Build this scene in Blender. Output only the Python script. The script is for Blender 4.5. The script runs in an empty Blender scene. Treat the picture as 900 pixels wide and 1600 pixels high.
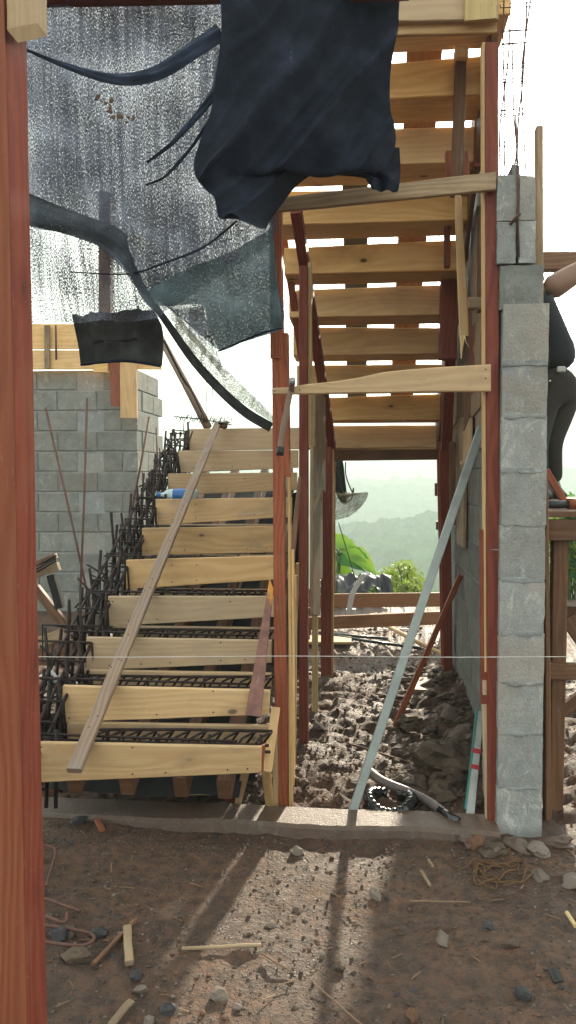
import bpy, bmesh, math, random
from mathutils import Vector, Matrix, noise, Quaternion
random.seed(7)
R = math.radians
C = bpy.context.scene.collection
S = bpy.context.scene

# ---------------------------------------------------------------- camera, world, sun, exposure
F = 1250.0
YAW, PITCH, EYE = R(5.48), R(-2.6), 1.35
cam = bpy.data.cameras.new('camera'); camo = bpy.data.objects.new('camera', cam); C.objects.link(camo)
cam.sensor_fit = 'VERTICAL'; cam.sensor_height = 36; cam.lens = 36 * F / 1600
cam.clip_start = 0.05; cam.clip_end = 6000
camo.location = (0, 0, EYE); camo.rotation_euler = (math.pi/2 + PITCH, 0, YAW)
S.camera = camo
CM = camo.rotation_euler.to_matrix()

SUN_AZ, SUN_EL = R(9.0), R(19.5)
W = bpy.data.worlds.new("World"); S.world = W; W.use_nodes = True
wn, wl = W.node_tree.nodes, W.node_tree.links
bg = wn['Background']; sky = wn.new('ShaderNodeTexSky'); sky.sky_type = 'NISHITA'; sky.sun_disc = False
sky.sun_elevation = SUN_EL; sky.sun_rotation = SUN_AZ; sky.air_density = 1.0; sky.dust_density = 1.5; sky.ozone_density = 1.0
hs = wn.new('ShaderNodeHueSaturation'); hs.inputs['Saturation'].default_value = 0.16
wl.new(sky.outputs[0], hs.inputs['Color']); wl.new(hs.outputs[0], bg.inputs[0]); bg.inputs[1].default_value = 0.15
sd = bpy.data.lights.new('sun', 'SUN'); so = bpy.data.objects.new('sun', sd); C.objects.link(so)
sd.energy = 5.0; sd.angle = R(1.4); sd.color = (1.0, 0.85, 0.64)
dsun = Vector((math.sin(SUN_AZ)*math.cos(SUN_EL), math.cos(SUN_AZ)*math.cos(SUN_EL), math.sin(SUN_EL)))
so.rotation_euler = (-dsun).to_track_quat('-Z', 'Y').to_euler()
S.view_settings.view_transform = 'Standard'; S.view_settings.look = 'None'
S.view_settings.exposure = 1.95; S.view_settings.gamma = 1
cy = S.cycles
cy.use_denoising = True
cy.max_bounces = 8; cy.diffuse_bounces = 5; cy.glossy_bounces = 3; cy.transparent_max_bounces = 12; cy.volume_bounces = 1
cy.sample_clamp_indirect = 12

def P(px, py, Y):
    """point on the vertical plane at distance Y seen at pixel px, py of the 900 x 1600 photograph"""
    d = CM @ Vector(((px-450)/F, (800-py)/F, -1))
    s = Y / d.y
    return Vector((d.x*s, Y, EYE + d.z*s))
def G(px, py, z=0.0):
    """point at height z"""
    d = CM @ Vector(((px-450)/F, (800-py)/F, -1))
    s = (z-EYE)/d.z
    return Vector((d.x*s, d.y*s, z))
def PX(px, py, X):
    """point on the plane at sideways position X"""
    d = CM @ Vector(((px-450)/F, (800-py)/F, -1))
    s = X/d.x
    return Vector((X, d.y*s, EYE+d.z*s))

# ---------------------------------------------------------------- materials
def nm(name):
    m = bpy.data.materials.new(name); m.use_nodes = True
    n, l = m.node_tree.nodes, m.node_tree.links
    return m, n, l, n['Principled BSDF']
def N(n, t, **k):
    o = n.new(t)
    for a, v in k.items():
        if a in o.inputs: o.inputs[a].default_value = v
        else: setattr(o, a, v)
    return o
def mixc(n, l, fac, a, b, mode='MIX'):
    m = n.new('ShaderNodeMix'); m.data_type = 'RGBA'; m.blend_type = mode
    for i, v in ((0, fac), (6, a), (7, b)):
        if hasattr(v, 'links') or isinstance(v, bpy.types.NodeSocket): l.new(v, m.inputs[i])
        else: m.inputs[i].default_value = v if i == 0 else (*v, 1)
    return m.outputs[2]
def rampf(n, l, src, a, b, lo=0.0, hi=1.0):
    m = n.new('ShaderNodeMapRange'); l.new(src, m.inputs[0])
    m.inputs[1].default_value = a; m.inputs[2].default_value = b; m.inputs[3].default_value = lo; m.inputs[4].default_value = hi
    m.clamp = True
    return m.outputs[0]
def math_(n, l, op, a, b=0.0):
    m = n.new('ShaderNodeMath'); m.operation = op
    for i, v in ((0, a), (1, b)):
        if isinstance(v, bpy.types.NodeSocket): l.new(v, m.inputs[i])
        else: m.inputs[i].default_value = v
    return m.outputs[0]
def bump(n, l, bs, h, s=0.4, d=0.004):
    b = n.new('ShaderNodeBump'); b.inputs['Strength'].default_value = s; b.inputs['Distance'].default_value = d
    l.new(h, b.inputs['Height']); l.new(b.outputs[0], bs.inputs['Normal'])
def offset_coord(n, l, kind='UV'):
    tc = n.new('ShaderNodeTexCoord'); oi = n.new('ShaderNodeObjectInfo')
    mul = n.new('ShaderNodeVectorMath'); mul.operation = 'MULTIPLY'
    cb = n.new('ShaderNodeCombineXYZ')
    for i in range(3): l.new(oi.outputs['Random'], cb.inputs[i])
    l.new(cb.outputs[0], mul.inputs[0]); mul.inputs[1].default_value = (37.0, 91.0, 53.0)
    ad = n.new('ShaderNodeVectorMath'); ad.operation = 'ADD'
    l.new(tc.outputs[kind], ad.inputs[0]); l.new(mul.outputs[0], ad.inputs[1])
    return ad.outputs[0], oi.outputs['Random']
def mapping(n, l, src, sc):
    m = n.new('ShaderNodeMapping'); m.inputs['Scale'].default_value = sc; l.new(src, m.inputs[0]); return m.outputs[0]
def noise_(n, l, src, scale, detail=4, rough=0.55, dist=0.0):
    t = n.new('ShaderNodeTexNoise'); t.inputs['Scale'].default_value = scale; t.inputs['Detail'].default_value = detail
    t.inputs['Roughness'].default_value = rough; t.inputs['Distortion'].default_value = dist
    l.new(src, t.inputs['Vector']); return t.outputs[0]

def wood(name, light, dark, knot=(0.10, 0.045, 0.02), knots=True, rough=0.6, stain=(0.12, 0.10, 0.08), stain_amt=0.35, vary=0.25, spec=0.3, ringc=28, scuff=0.3, scuffc=(0.42, 0.37, 0.32), hue=0.0):
    m, n, l, bs = nm(name)
    co, rnd = offset_coord(n, l, 'UV')
    low = noise_(n, l, mapping(n, l, co, (1.3, 5, 1)), 1.0, 2)
    # growth rings drawn out along the board
    sx = n.new('ShaderNodeSeparateXYZ'); l.new(co, sx.inputs[0])
    warp = noise_(n, l, mapping(n, l, co, (0.8, 4, 1)), 1.0, 3, 0.5)
    band = math_(n, l, 'SINE', math_(n, l, 'MULTIPLY', math_(n, l, 'ADD', math_(n, l, 'MULTIPLY', sx.outputs[1], 6.0), math_(n, l, 'MULTIPLY', warp, 2.2)), ringc))
    band = rampf(n, l, band, -1, 1)
    fine = noise_(n, l, mapping(n, l, co, (6, 240, 1)), 1.0, 3, 0.7)
    g = math_(n, l, 'ADD', math_(n, l, 'MULTIPLY', band, 0.40), math_(n, l, 'MULTIPLY', fine, 0.75))
    g = rampf(n, l, g, 0.25, 0.95)
    c = mixc(n, l, g, light, dark)
    c = mixc(n, l, rampf(n, l, low, 0.35, 0.75, 0, 0.5), c, tuple(0.5*(a+b)*0.85 for a, b in zip(light, dark)))
    if knots:
        v = n.new('ShaderNodeTexVoronoi'); v.feature = 'F1'; v.inputs['Scale'].default_value = 1.0; v.inputs['Randomness'].default_value = 1.0
        l.new(mapping(n, l, co, (4.0, 7.0, 1)), v.inputs['Vector'])
        vs = n.new('ShaderNodeSeparateColor'); l.new(v.outputs['Color'], vs.inputs[0])
        keep = math_(n, l, 'GREATER_THAN', vs.outputs[0], 0.45)
        k = rampf(n, l, v.outputs['Distance'], 0.05, 0.095, 1, 0)
        halo = rampf(n, l, v.outputs['Distance'], 0.09, 0.28, 0.45, 0)
        c = mixc(n, l, math_(n, l, 'MULTIPLY', halo, keep), c, tuple(a*0.62 for a in dark))
        c = mixc(n, l, math_(n, l, 'MULTIPLY', k, keep), c, knot)
    st = noise_(n, l, mapping(n, l, co, (2.2, 3.5, 1)), 1.4, 5, 0.65)
    c = mixc(n, l, rampf(n, l, st, 0.52, 0.74, 0, stain_amt), c, stain)
    sp = noise_(n, l, co, 70.0, 3, 0.7)
    c = mixc(n, l, rampf(n, l, sp, 0.64, 0.74, 0, 0.5), c, stain)
    sf = noise_(n, l, mapping(n, l, co, (5, 38, 1)), 1.0, 6, 0.8)
    c = mixc(n, l, rampf(n, l, sf, 0.60, 0.70, 0, scuff), c, scuffc)
    sf2 = noise_(n, l, mapping(n, l, co, (3, 90, 1)), 1.0, 4, 0.8)
    c = mixc(n, l, rampf(n, l, sf2, 0.63, 0.70, 0, 0.55), c, tuple(a*0.3 for a in dark))
    br = rampf(n, l, rnd, 0, 1, 1-vary, 1+vary*0.5)
    r2 = math_(n, l, 'FRACT', math_(n, l, 'MULTIPLY', rnd, 7.31))
    gcol = sum(light)/3
    c = mixc(n, l, rampf(n, l, r2, 0.35, 1.0, 0, hue), c, (gcol*.92, gcol*.80, gcol*.66))
    vm = n.new('ShaderNodeVectorMath'); vm.operation = 'SCALE'; l.new(c, vm.inputs[0]); l.new(br, vm.inputs[3])
    l.new(vm.outputs[0], bs.inputs['Base Color'])
    l.new(rampf(n, l, st, 0.3, 0.7, rough-0.12, rough+0.2), bs.inputs['Roughness']); bs.inputs['Specular IOR Level'].default_value = spec
    bump(n, l, bs, g, 0.35, 0.0015)
    return m

def concrete(name, a, b, warm=(0.40, 0.32, 0.25), lime=0.35, rough=0.85, kind='Object', dscale=1.0, warm_amt=0.5, spec=0.12):
    m, n, l, bs = nm(name)
    co, rnd = offset_coord(n, l, kind)
    n1 = noise_(n, l, co, 9*dscale, 7, 0.75)
    n2 = noise_(n, l, co, 2.3*dscale, 3, 0.5)
    n3 = noise_(n, l, co, 160, 3, 0.7)
    n4 = noise_(n, l, mapping(n, l, co, (1, 1, 0.6)), 11, 7, 0.85, 1.0)
    c = mixc(n, l, rampf(n, l, n1, 0.3, 0.7), a, b)
    c = mixc(n, l, rampf(n, l, n2, 0.5, 0.7, 0, warm_amt), c, warm)
    c = mixc(n, l, rampf(n, l, n4, 0.54, 0.64, 0, lime), c, (0.62, 0.62, 0.59))
    c = mixc(n, l, rampf(n, l, n3, 0.30, 0.42, 0.7, 0), c, (0.10, 0.10, 0.10))
    br = rampf(n, l, rnd, 0, 1, 0.88, 1.06)
    vm = n.new('ShaderNodeVectorMath'); vm.operation = 'SCALE'; l.new(c, vm.inputs[0]); l.new(br, vm.inputs[3])
    l.new(vm.outputs[0], bs.inputs['Base Color']); bs.inputs['Roughness'].default_value = rough; bs.inputs['Specular IOR Level'].default_value = spec
    pits = noise_(n, l, co, 95, 5, 0.75)
    bump(n, l, bs, math_(n, l, 'ADD', pits, math_(n, l, 'MULTIPLY', n1, 1.5)), 0.9, 0.007)
    return m

def plain(name, col, rough=0.6, metal=0.0, spec=0.5, var=0.3, sc=14.0, bmp=0.2, col2=None):
    m, n, l, bs = nm(name)
    co, rnd = offset_coord(n, l, 'Object')
    t = noise_(n, l, co, sc, 5, 0.65)
    c = mixc(n, l, rampf(n, l, t, 0.35, 0.7), col, col2 or tuple(x*(1-var) for x in col))
    l.new(c, bs.inputs['Base Color']); bs.inputs['Roughness'].default_value = rough
    bs.inputs['Metallic'].default_value = metal; bs.inputs['Specular IOR Level'].default_value = spec
    if bmp: bump(n, l, bs, noise_(n, l, co, sc*6, 4, 0.7), bmp, 0.002)
    return m

def netting(name, cover, col=(0.012, 0.014, 0.02), sheen=0.0, scale=300, stretch=0.35, var=0.25, transl=0.0, tilt=0.0, lo=0.0, wide=0.04):
    """woven shade cloth: opaque threads and open holes; cover = share of the cloth that is thread"""
    m, n, l, bs = nm(name)
    tc = n.new('ShaderNodeTexCoord')
    mp = n.new('ShaderNodeMapping'); mp.inputs['Scale'].default_value = (1, stretch, 1); mp.inputs['Rotation'].default_value = (0, 0, tilt); l.new(tc.outputs['UV'], mp.inputs[0])
    fine = noise_(n, l, mp.outputs[0], scale, 2, 0.6)
    streak = noise_(n, l, mapping(n, l, mp.outputs[0], (60, 6, 1)), 1.0, 3, 0.6)
    low = noise_(n, l, tc.outputs['UV'], 3.0, 3, 0.5)
    s = math_(n, l, 'ADD', math_(n, l, 'MULTIPLY', math_(n, l, 'SUBTRACT', streak, 0.5), var), math_(n, l, 'MULTIPLY', math_(n, l, 'SUBTRACT', low, 0.5), var))
    v = math_(n, l, 'ADD', fine, s)
    th = 0.5 + (0.5-cover)*0.42
    a = rampf(n, l, v, th-wide*1.2, th+wide*.8, lo, 1.0)
    l.new(a, bs.inputs['Alpha'])
    c = mixc(n, l, rampf(n, l, noise_(n, l, tc.outputs['UV'], 9, 4, 0.6), 0.45, 0.75), col, tuple(min(1, x*2.2+0.01) for x in col))
    l.new(c, bs.inputs['Base Color']); bs.inputs['Roughness'].default_value = 0.75
    bs.inputs['Specular IOR Level'].default_value = 0.18
    bs.inputs['Sheen Weight'].default_value = sheen
    if transl:
        tr = n.new('ShaderNodeBsdfTranslucent'); tr.inputs[0].default_value = (0.5, 0.5, 0.5, 1)
        tp = n.new('ShaderNodeBsdfTransparent')
    return m

def leafmat(name, col, col2):
    m, n, l, bs = nm(name)
    co, rnd = offset_coord(n, l, 'Object')
    c = mixc(n, l, noise_(n, l, co, 9, 3), col, col2)
    l.new(c, bs.inputs['Base Color']); bs.inputs['Roughness'].default_value = 0.5
    tr = n.new('ShaderNodeBsdfTranslucent'); l.new(c, tr.inputs[0])
    mx = n.new('ShaderNodeMixShader'); mx.inputs[0].default_value = 0.5
    l.new(bs.outputs[0], mx.inputs[1]); l.new(tr.outputs[0], mx.inputs[2]); l.new(mx.outputs[0], n['Material Output'].inputs[0])
    return m

M = {}
M['pine'] = wood('pale pine', (0.64, 0.42, 0.205), (0.49, 0.28, 0.115), stain=(0.22, 0.17, 0.13), stain_amt=0.7, scuff=0.7, hue=0.55, vary=0.3)
M['pine_warm'] = wood('warm pine', (0.86, 0.56, 0.24), (0.70, 0.39, 0.13), stain=(0.3, 0.16, 0.08), stain_amt=0.5, hue=0.35, vary=0.3)
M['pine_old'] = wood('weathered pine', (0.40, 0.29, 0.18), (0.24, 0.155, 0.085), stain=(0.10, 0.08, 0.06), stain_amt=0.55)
M['red'] = wood('red brown timber', (0.36, 0.105, 0.045), (0.20, 0.045, 0.02), knots=False, stain=(0.10, 0.05, 0.035), stain_amt=0.6, rough=0.55, ringc=34, vary=0.15)
M['dark_red'] = wood('wet dark red timber', (0.24, 0.055, 0.03), (0.12, 0.022, 0.014), knots=False, stain=(0.20, 0.07, 0.02), stain_amt=0.6, rough=0.55, ringc=34, vary=0.15)
M['orange_red'] = wood('orange red timber', (0.31, 0.095, 0.045), (0.20, 0.050, 0.022), knots=False, stain=(0.24, 0.13, 0.08), stain_amt=0.35, rough=0.6, ringc=34, vary=0.1, scuff=0.35, scuffc=(0.55, 0.30, 0.18))
M['dark_red2'] = wood('rough red brown timber', (0.30, 0.065, 0.035), (0.17, 0.030, 0.018), knots=True, knot=(0.07,0.02,0.015), stain=(0.34, 0.17, 0.10), stain_amt=0.35, rough=0.6, ringc=30, vary=0.1, scuff=0.45, scuffc=(0.45, 0.25, 0.18))
M['brown'] = wood('brown timber', (0.20, 0.10, 0.05), (0.10, 0.045, 0.025), knots=False, stain=(0.05, 0.03, 0.02), stain_amt=0.5)
M['grey_wood'] = wood('grey brown batten', (0.33, 0.23, 0.16), (0.20, 0.13, 0.09), knots=False, stain=(0.24, 0.25, 0.28), stain_amt=0.6)
M['pale_edge'] = wood('raw pale wood', (0.66, 0.50, 0.24), (0.50, 0.34, 0.15), knots=False, stain_amt=0.1)
M['block'] = concrete('grey concrete block', (0.285, 0.29, 0.27), (0.165, 0.17, 0.155), lime=0.28, warm_amt=0.5, warm=(0.24, 0.21, 0.17))
M['column_block'] = concrete('rough column block', (0.40, 0.405, 0.39), (0.25, 0.255, 0.245), lime=0.65, warm_amt=0.5, warm=(0.42, 0.34, 0.28))
M['brown_block'] = concrete('brown stained block', (0.38, 0.365, 0.34), (0.29, 0.27, 0.245), lime=0.45, warm_amt=0.6)
M['mortar'] = concrete('pale mortar', (0.33, 0.35, 0.35), (0.24, 0.25, 0.25), lime=0.5)
M['kerb'] = concrete('muddy concrete', (0.135, 0.084, 0.058), (0.085, 0.052, 0.036), warm=(0.15, 0.075, 0.045), lime=0.12, rough=0.32, spec=0.6)
M['rebar'] = plain('dark rusty steel', (0.014, 0.011, 0.011), 0.6, 0.2, spec=0.3, var=0.5, col2=(0.040, 0.019, 0.014))
M['rust'] = plain('rusty steel rod', (0.13, 0.055, 0.035), 0.75, 0.0, col2=(0.07, 0.03, 0.025))
M['galv'] = plain('grey galvanised steel', (0.30, 0.33, 0.32), 0.45, 0.35, var=0.25)
M['stone'] = plain('grey brown stone', (0.110, 0.078, 0.055), 0.75, spec=0.2, col2=(0.055, 0.040, 0.030), sc=9, bmp=0.6)
M['stone_pale'] = plain('pale stone', (0.19, 0.15, 0.125), 0.75, spec=0.2, col2=(0.11, 0.085, 0.07), sc=9, bmp=0.5)
M['stone_blue'] = plain('dark blue grey stone', (0.052, 0.050, 0.052), 0.7, spec=0.2, col2=(0.035, 0.033, 0.036), sc=9, bmp=0.5)
M['clod'] = plain('red brown clod', (0.15, 0.078, 0.05), 0.85, spec=0.2, col2=(0.09, 0.045, 0.03), sc=9, bmp=0.6)
M['chip'] = wood('wood chip', (0.30, 0.19, 0.11), (0.2, 0.11, 0.06), knots=False)
M['twig'] = plain('dry twig', (0.22, 0.13, 0.08), 0.8)
M['twine'] = plain('tan twine', (0.15, 0.085, 0.045), 0.95, spec=0.1)
M['string'] = plain('white string', (0.7, 0.66, 0.62), 0.7, bmp=0)
M['hose'] = plain('muddy grey pipe', (0.16, 0.13, 0.12), 0.42, col2=(0.09, 0.07, 0.065), sc=10)
M['black_pl'] = plain('glossy black plastic', (0.012, 0.012, 0.014), 0.22, spec=0.7, bmp=0)
M['tarp'] = plain('black tarpaulin', (0.012, 0.013, 0.018), 0.5, spec=0.2, bmp=0.1)
M['white_pl'] = plain('white plastic', (0.8, 0.8, 0.78), 0.4, bmp=0)
M['red_tape'] = plain('red tape', (0.45, 0.03, 0.04), 0.5, bmp=0)
M['teal'] = plain('teal plastic edge', (0.04, 0.20, 0.18), 0.4, bmp=0)
M['alu'] = plain('dull aluminium', (0.42, 0.43, 0.41), 0.5, 0.2)
M['blue_label'] = plain('blue label', (0.03, 0.16, 0.45), 0.4, bmp=0)
M['bottle'] = plain('clear bottle plastic', (0.55, 0.68, 0.72), 0.15, bmp=0)
M['hammer_steel'] = plain('worn hammer steel', (0.36, 0.37, 0.37), 0.4, 0.4)
M['shirt'] = plain('dark blue cloth', (0.010, 0.012, 0.016), 0.9, sc=8)
M['trousers'] = plain('dark brown trousers', (0.022, 0.017, 0.012), 0.9, sc=8)
M['skin'] = plain('brown skin', (0.21, 0.115, 0.075), 0.6, var=0.1, bmp=0)
M['hair'] = plain('black hair', (0.01, 0.009, 0.008), 0.6)
M['rubber'] = plain('black rubber', (0.015, 0.015, 0.015), 0.6)
M['yellow'] = plain('yellow paint', (0.75, 0.62, 0.04), 0.5, bmp=0)
M['net'] = netting('grey shade net', 0.50, col=(0.080, 0.090, 0.125), scale=420, var=0.12, stretch=0.30, wide=0.05, lo=0.62)
M['net_light'] = netting('thin shade net', 0.52, col=(0.08, 0.085, 0.11), scale=430, var=0.34, wide=0.05, lo=0.3)
M['net_mid'] = netting('bluish shade net', 0.62, col=(0.030, 0.036, 0.045), scale=430, tilt=0.25, wide=0.05, lo=0.82)
M['net_corner'] = netting('fine bluish shade net', 0.55, col=(0.05, 0.075, 0.085), scale=450, tilt=-0.35, stretch=0.45, var=0.14, wide=0.05, lo=0.70)
M['net_dense'] = netting('dense shade net', 0.80, col=(0.018, 0.019, 0.020), scale=430, lo=0.93)
M['net_black'] = netting('folded black shade cloth', 1.32, col=(0.0035, 0.006, 0.015), scale=430, sheen=0.02, var=0.52, lo=.5)
M['net_fold'] = netting('doubled navy fold of net', 0.9, col=(0.016, 0.024, 0.045), scale=430, sheen=0.05, var=0.3, lo=.93)
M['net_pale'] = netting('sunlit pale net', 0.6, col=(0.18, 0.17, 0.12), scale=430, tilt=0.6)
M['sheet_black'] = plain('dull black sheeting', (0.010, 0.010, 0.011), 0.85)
M['leaf_big'] = leafmat('broad leaf', (0.09, 0.24, 0.02), (0.22, 0.36, 0.03))
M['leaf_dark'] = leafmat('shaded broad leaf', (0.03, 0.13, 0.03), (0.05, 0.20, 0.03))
M['leaf_yel'] = leafmat('yellow green leaf', (0.36, 0.42, 0.05), (0.20, 0.32, 0.03))
M['dead_leaf'] = plain('dead brown leaf', (0.11, 0.06, 0.03), 0.8)
M['stem'] = plain('green stem', (0.08, 0.11, 0.03), 0.7)

def rust_plate():
    m, n, l, bs = nm('rusty painted plate')
    tc = n.new('ShaderNodeTexCoord')
    sx = n.new('ShaderNodeSeparateXYZ'); l.new(tc.outputs['UV'], sx.inputs[0])
    t = noise_(n, l, tc.outputs['Object'], 18, 5, 0.7)
    c = mixc(n, l, rampf(n, l, t, 0.35, 0.65), (0.13, 0.045, 0.035), (0.24, 0.10, 0.07))
    u = math_(n, l, 'ADD', sx.outputs[0], math_(n, l, 'MULTIPLY', t, 0.12))
    c = mixc(n, l, rampf(n, l, u, 0.10, 0.14, 1, 0), c, (0.62, 0.26, 0.03))
    sc = noise_(n, l, mapping(n, l, tc.outputs['UV'], (3, 30, 1)), 2.0, 5, 0.75)
    c = mixc(n, l, rampf(n, l, sc, 0.62, 0.68, 0, 0.8), c, (0.55, 0.5, 0.46))
    l.new(c, bs.inputs['Base Color']); bs.inputs['Roughness'].default_value = 0.5
    bump(n, l, bs, t, 0.3, 0.002); return m
M['plate'] = rust_plate()
M['rail'] = wood('brown rail timber', (0.34, 0.17, 0.08), (0.22, 0.10, 0.045), knots=False)

def soil():
    m, n, l, bs = nm('damp brown soil')
    tc = n.new('ShaderNodeTexCoord'); co = tc.outputs['Object']
    a = noise_(n, l, co, 1.7, 4, 0.6); b = noise_(n, l, co, 22, 6, 0.7); c3 = noise_(n, l, co, 120, 4, 0.75)
    c = mixc(n, l, rampf(n, l, a, 0.40, 0.62), (0.185, 0.098, 0.060), (0.105, 0.060, 0.040))
    c = mixc(n, l, rampf(n, l, b, 0.42, 0.62, 0, 0.75), c, (0.042, 0.031, 0.027))
    c = mixc(n, l, rampf(n, l, c3, 0.60, 0.70, 0, 0.6), c, (0.17, 0.125, 0.10))
    v = n.new('ShaderNodeTexVoronoi'); v.inputs['Scale'].default_value = 60; l.new(co, v.inputs['Vector'])
    vs = n.new('ShaderNodeSeparateColor'); l.new(v.outputs['Color'], vs.inputs[0])
    peb = math_(n, l, 'MULTIPLY', math_(n, l, 'GREATER_THAN', vs.outputs[0], 0.7), rampf(n, l, v.outputs['Distance'], 0.3, 0.4, 1, 0))
    c = mixc(n, l, math_(n, l, 'MULTIPLY', peb, 0.7), c, (0.085, 0.075, 0.070))
    # far away the same sheet is grass and scrub
    sp = n.new('ShaderNodeSeparateXYZ'); l.new(co, sp.inputs[0])
    c = mixc(n, l, rampf(n, l, sp.outputs[1], 8.7, 10.5), c, (0.05, 0.085, 0.03))
    l.new(c, bs.inputs['Base Color'])
    l.new(rampf(n, l, a, 0.35, 0.65, 0.66, 0.46), bs.inputs['Roughness']); bs.inputs['Specular IOR Level'].default_value = 0.30
    h = math_(n, l, 'ADD', math_(n, l, 'MULTIPLY', b, 1.6), math_(n, l, 'ADD', math_(n, l, 'MULTIPLY', c3, 0.6), math_(n, l, 'MULTIPLY', peb, 0.5)))
    bump(n, l, bs, h, 1.0, 0.02); return m
M['soil'] = soil()
def forest():
    m, n, l, bs = nm('distant forest')
    tc = n.new('ShaderNodeTexCoord'); co = tc.outputs['Object']
    a = noise_(n, l, co, 0.012, 4, 0.6); b = noise_(n, l, co, 0.14, 5, 0.7)
    c = mixc(n, l, rampf(n, l, a, 0.4, 0.6), (0.030, 0.085, 0.035), (0.070, 0.130, 0.045))
    c = mixc(n, l, rampf(n, l, b, 0.4, 0.65, 0, 0.8), c, (0.025, 0.045, 0.02))
    l.new(c, bs.inputs['Base Color']); bs.inputs['Roughness'].default_value = 1.0; bs.inputs['Specular IOR Level'].default_value = 0.0
    return m
M['forest'] = forest()

# ---------------------------------------------------------------- object helpers
def wloc(p):
    v = Vector((0, 0, 0))
    while p is not None: v = v + p.location; p = p.parent
    return v
def mesh(name, verts, faces, mat, parent=None, origin=None, uvs=None, smooth=False, kind=None):
    off = wloc(parent)
    if parent is None:
        if origin is None:
            origin = Vector((sum(v[0] for v in verts)/len(verts), sum(v[1] for v in verts)/len(verts), min(v[2] for v in verts)))
        off = Vector(origin)
    me = bpy.data.meshes.new(name)
    me.from_pydata([Vector(v)-off for v in verts], [], faces)
    if uvs:
        ul = me.uv_layers.new(name='UVMap')
        for poly in me.polygons:
            for li in poly.loop_indices:
                ul.data[li].uv = uvs[me.loops[li].vertex_index] if not callable(uvs) else uvs(me, poly, li)
    if smooth: me.polygons.foreach_set('use_smooth', [True]*len(me.polygons))
    if name in ('block', 'mortar_core', 'groove_back'): me.update(calc_edges=True); me.set_sharp_from_angle(angle=R(38))
    me.materials.append(M[mat] if isinstance(mat, str) else mat); me.update()
    o = bpy.data.objects.new(name, me); C.objects.link(o)
    if parent is None: o.location = off
    else: o.parent = parent
    if kind: o['kind'] = kind
    return o
def tag(o, label, cat, group=None):
    o['label'] = label; o['category'] = cat
    if group: o['group'] = group
    return o
def thing(name, label, cat, loc, group=None):
    o = bpy.data.objects.new(name, None); C.objects.link(o); o.location = loc; o.empty_display_size = 0.1
    return tag(o, label, cat, group)

def sections(secs, cham=0.004, closed=True):
    """loft of quads (each four corners in order) with chamfered corners; returns verts, faces, uvs"""
    V, Fc, U = [], [], []
    d = 0.0
    for i, q in enumerate(secs):
        q = [Vector(p) for p in q]
        if i: d += (sum(q, Vector())/4 - prevc).length
        prevc = sum(q, Vector())/4
        per = 0.0
        for k in range(4):
            a, b = q[k], q[(k+1) % 4]; e = b-a; L = e.length or 1e-6; c = min(cham, L*0.3)
            V.append(a + e*(c/L)); U.append((d, per)); V.append(b - e*(c/L)); U.append((d, per+L)); per += L
    ns = len(secs)
    for i in range(ns-1):
        for k in range(8):
            a = i*8+k; b = i*8+(k+1) % 8
            Fc.append((a, b, b+8, a+8))
    Fc.append(tuple(range(7, -1, -1))); Fc.append(tuple((ns-1)*8+k for k in range(8)))
    return V, Fc, U
def loft(name, secs, mat, parent=None, cham=0.004, **k):
    V, Fc, U = sections(secs, cham)
    vol = sum(V[f[0]].dot(V[f[i]].cross(V[f[i+1]])) for f in Fc for i in range(1, len(f)-1))
    if vol < 0: Fc = [tuple(reversed(f)) for f in Fc]
    # swap per-face seam problem: u along the board, v round it
    def uvf(me, poly, li):
        vi = me.loops[li].vertex_index
        u, v = U[vi]
        if len(poly.vertices) == 4 and vi % 8 == 0 and any(x % 8 == 7 for x in poly.vertices): v = U[vi+7][1] + cham
        if len(poly.vertices) > 4:
            co = me.vertices[vi].co; return (co.x*0.2+co.y*0.2, co.z+co.y)
        return (u, v)
    return mesh(name, V, Fc, mat, parent, uvs=uvf, **k)
def plank(name, A, B, w, t, mat, parent=None, face=(0, -1, 0), w2=None, n=7, wob=0.0015, cham=0.003, twist=0.0, **k):
    """board from A to B (centre line), w wide across, t thick along face direction"""
    A, B = Vector(A), Vector(B); ax = (B-A).normalized(); nf = Vector(face); nf = (nf - ax*nf.dot(ax)).normalized(); sd_ = ax.cross(nf)
    w2 = w if w2 is None else w2; secs = []
    ph = random.random()*50
    for i in range(n):
        s = i/(n-1); c = A.lerp(B, s) + nf*noise.noise((s*3+ph, 0, 0))*wob*2 + sd_*noise.noise((s*3, ph, 0))*wob*1.5
        ww = (w + (w2-w)*s)*(1+noise.noise((s*5, ph, 3))*0.03)
        q = Quaternion(ax, twist*s) if twist else None
        a, b = sd_*ww/2, nf*t/2
        if q: a = q @ a; b = q @ b
        secs.append([c-a+b, c+a+b, c+a-b, c-a-b])
    return loft(name, secs, mat, parent, cham, **k)
def board4(name, TL, TR, BR, BL, t, mat, parent=None, n=9, wob=0.002, cham=0.003, back=(0, 1, 0), **k):
    """board given by its four front corners, going back by t"""
    TL, TR, BR, BL = map(Vector, (TL, TR, BR, BL)); bk = Vector(back).normalized()*t; secs = []; ph = random.random()*60
    if (BL-TL).length > (TR-TL).length:
        for i in range(n):
            s = i/(n-1); j = Vector((noise.noise((s*7, ph, 0))*wob*.7, noise.noise((s*4+ph, 1, 0))*wob, 0))
            a = TL.lerp(BL, s)+j; b = TR.lerp(BR, s)+j+Vector((noise.noise((s*7, ph, 5))*wob*.6, 0, 0))
            secs.append([a, b, b+bk, a+bk])
        return loft(name, secs, mat, parent, cham, **k)
    for i in range(n):
        s = i/(n-1); j = Vector((0, 1, 0))*noise.noise((s*4+ph, 1, 0))*wob
        a = TL.lerp(TR, s)+j+Vector((0, 0, noise.noise((s*7, ph, 0))*wob*.7)); b = BL.lerp(BR, s)+j+Vector((0, 0, noise.noise((s*7, ph, 5))*wob*.7))
        secs.append([b, a, a+bk, b+bk])
    return loft(name, secs, mat, parent, cham, **k)
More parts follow.
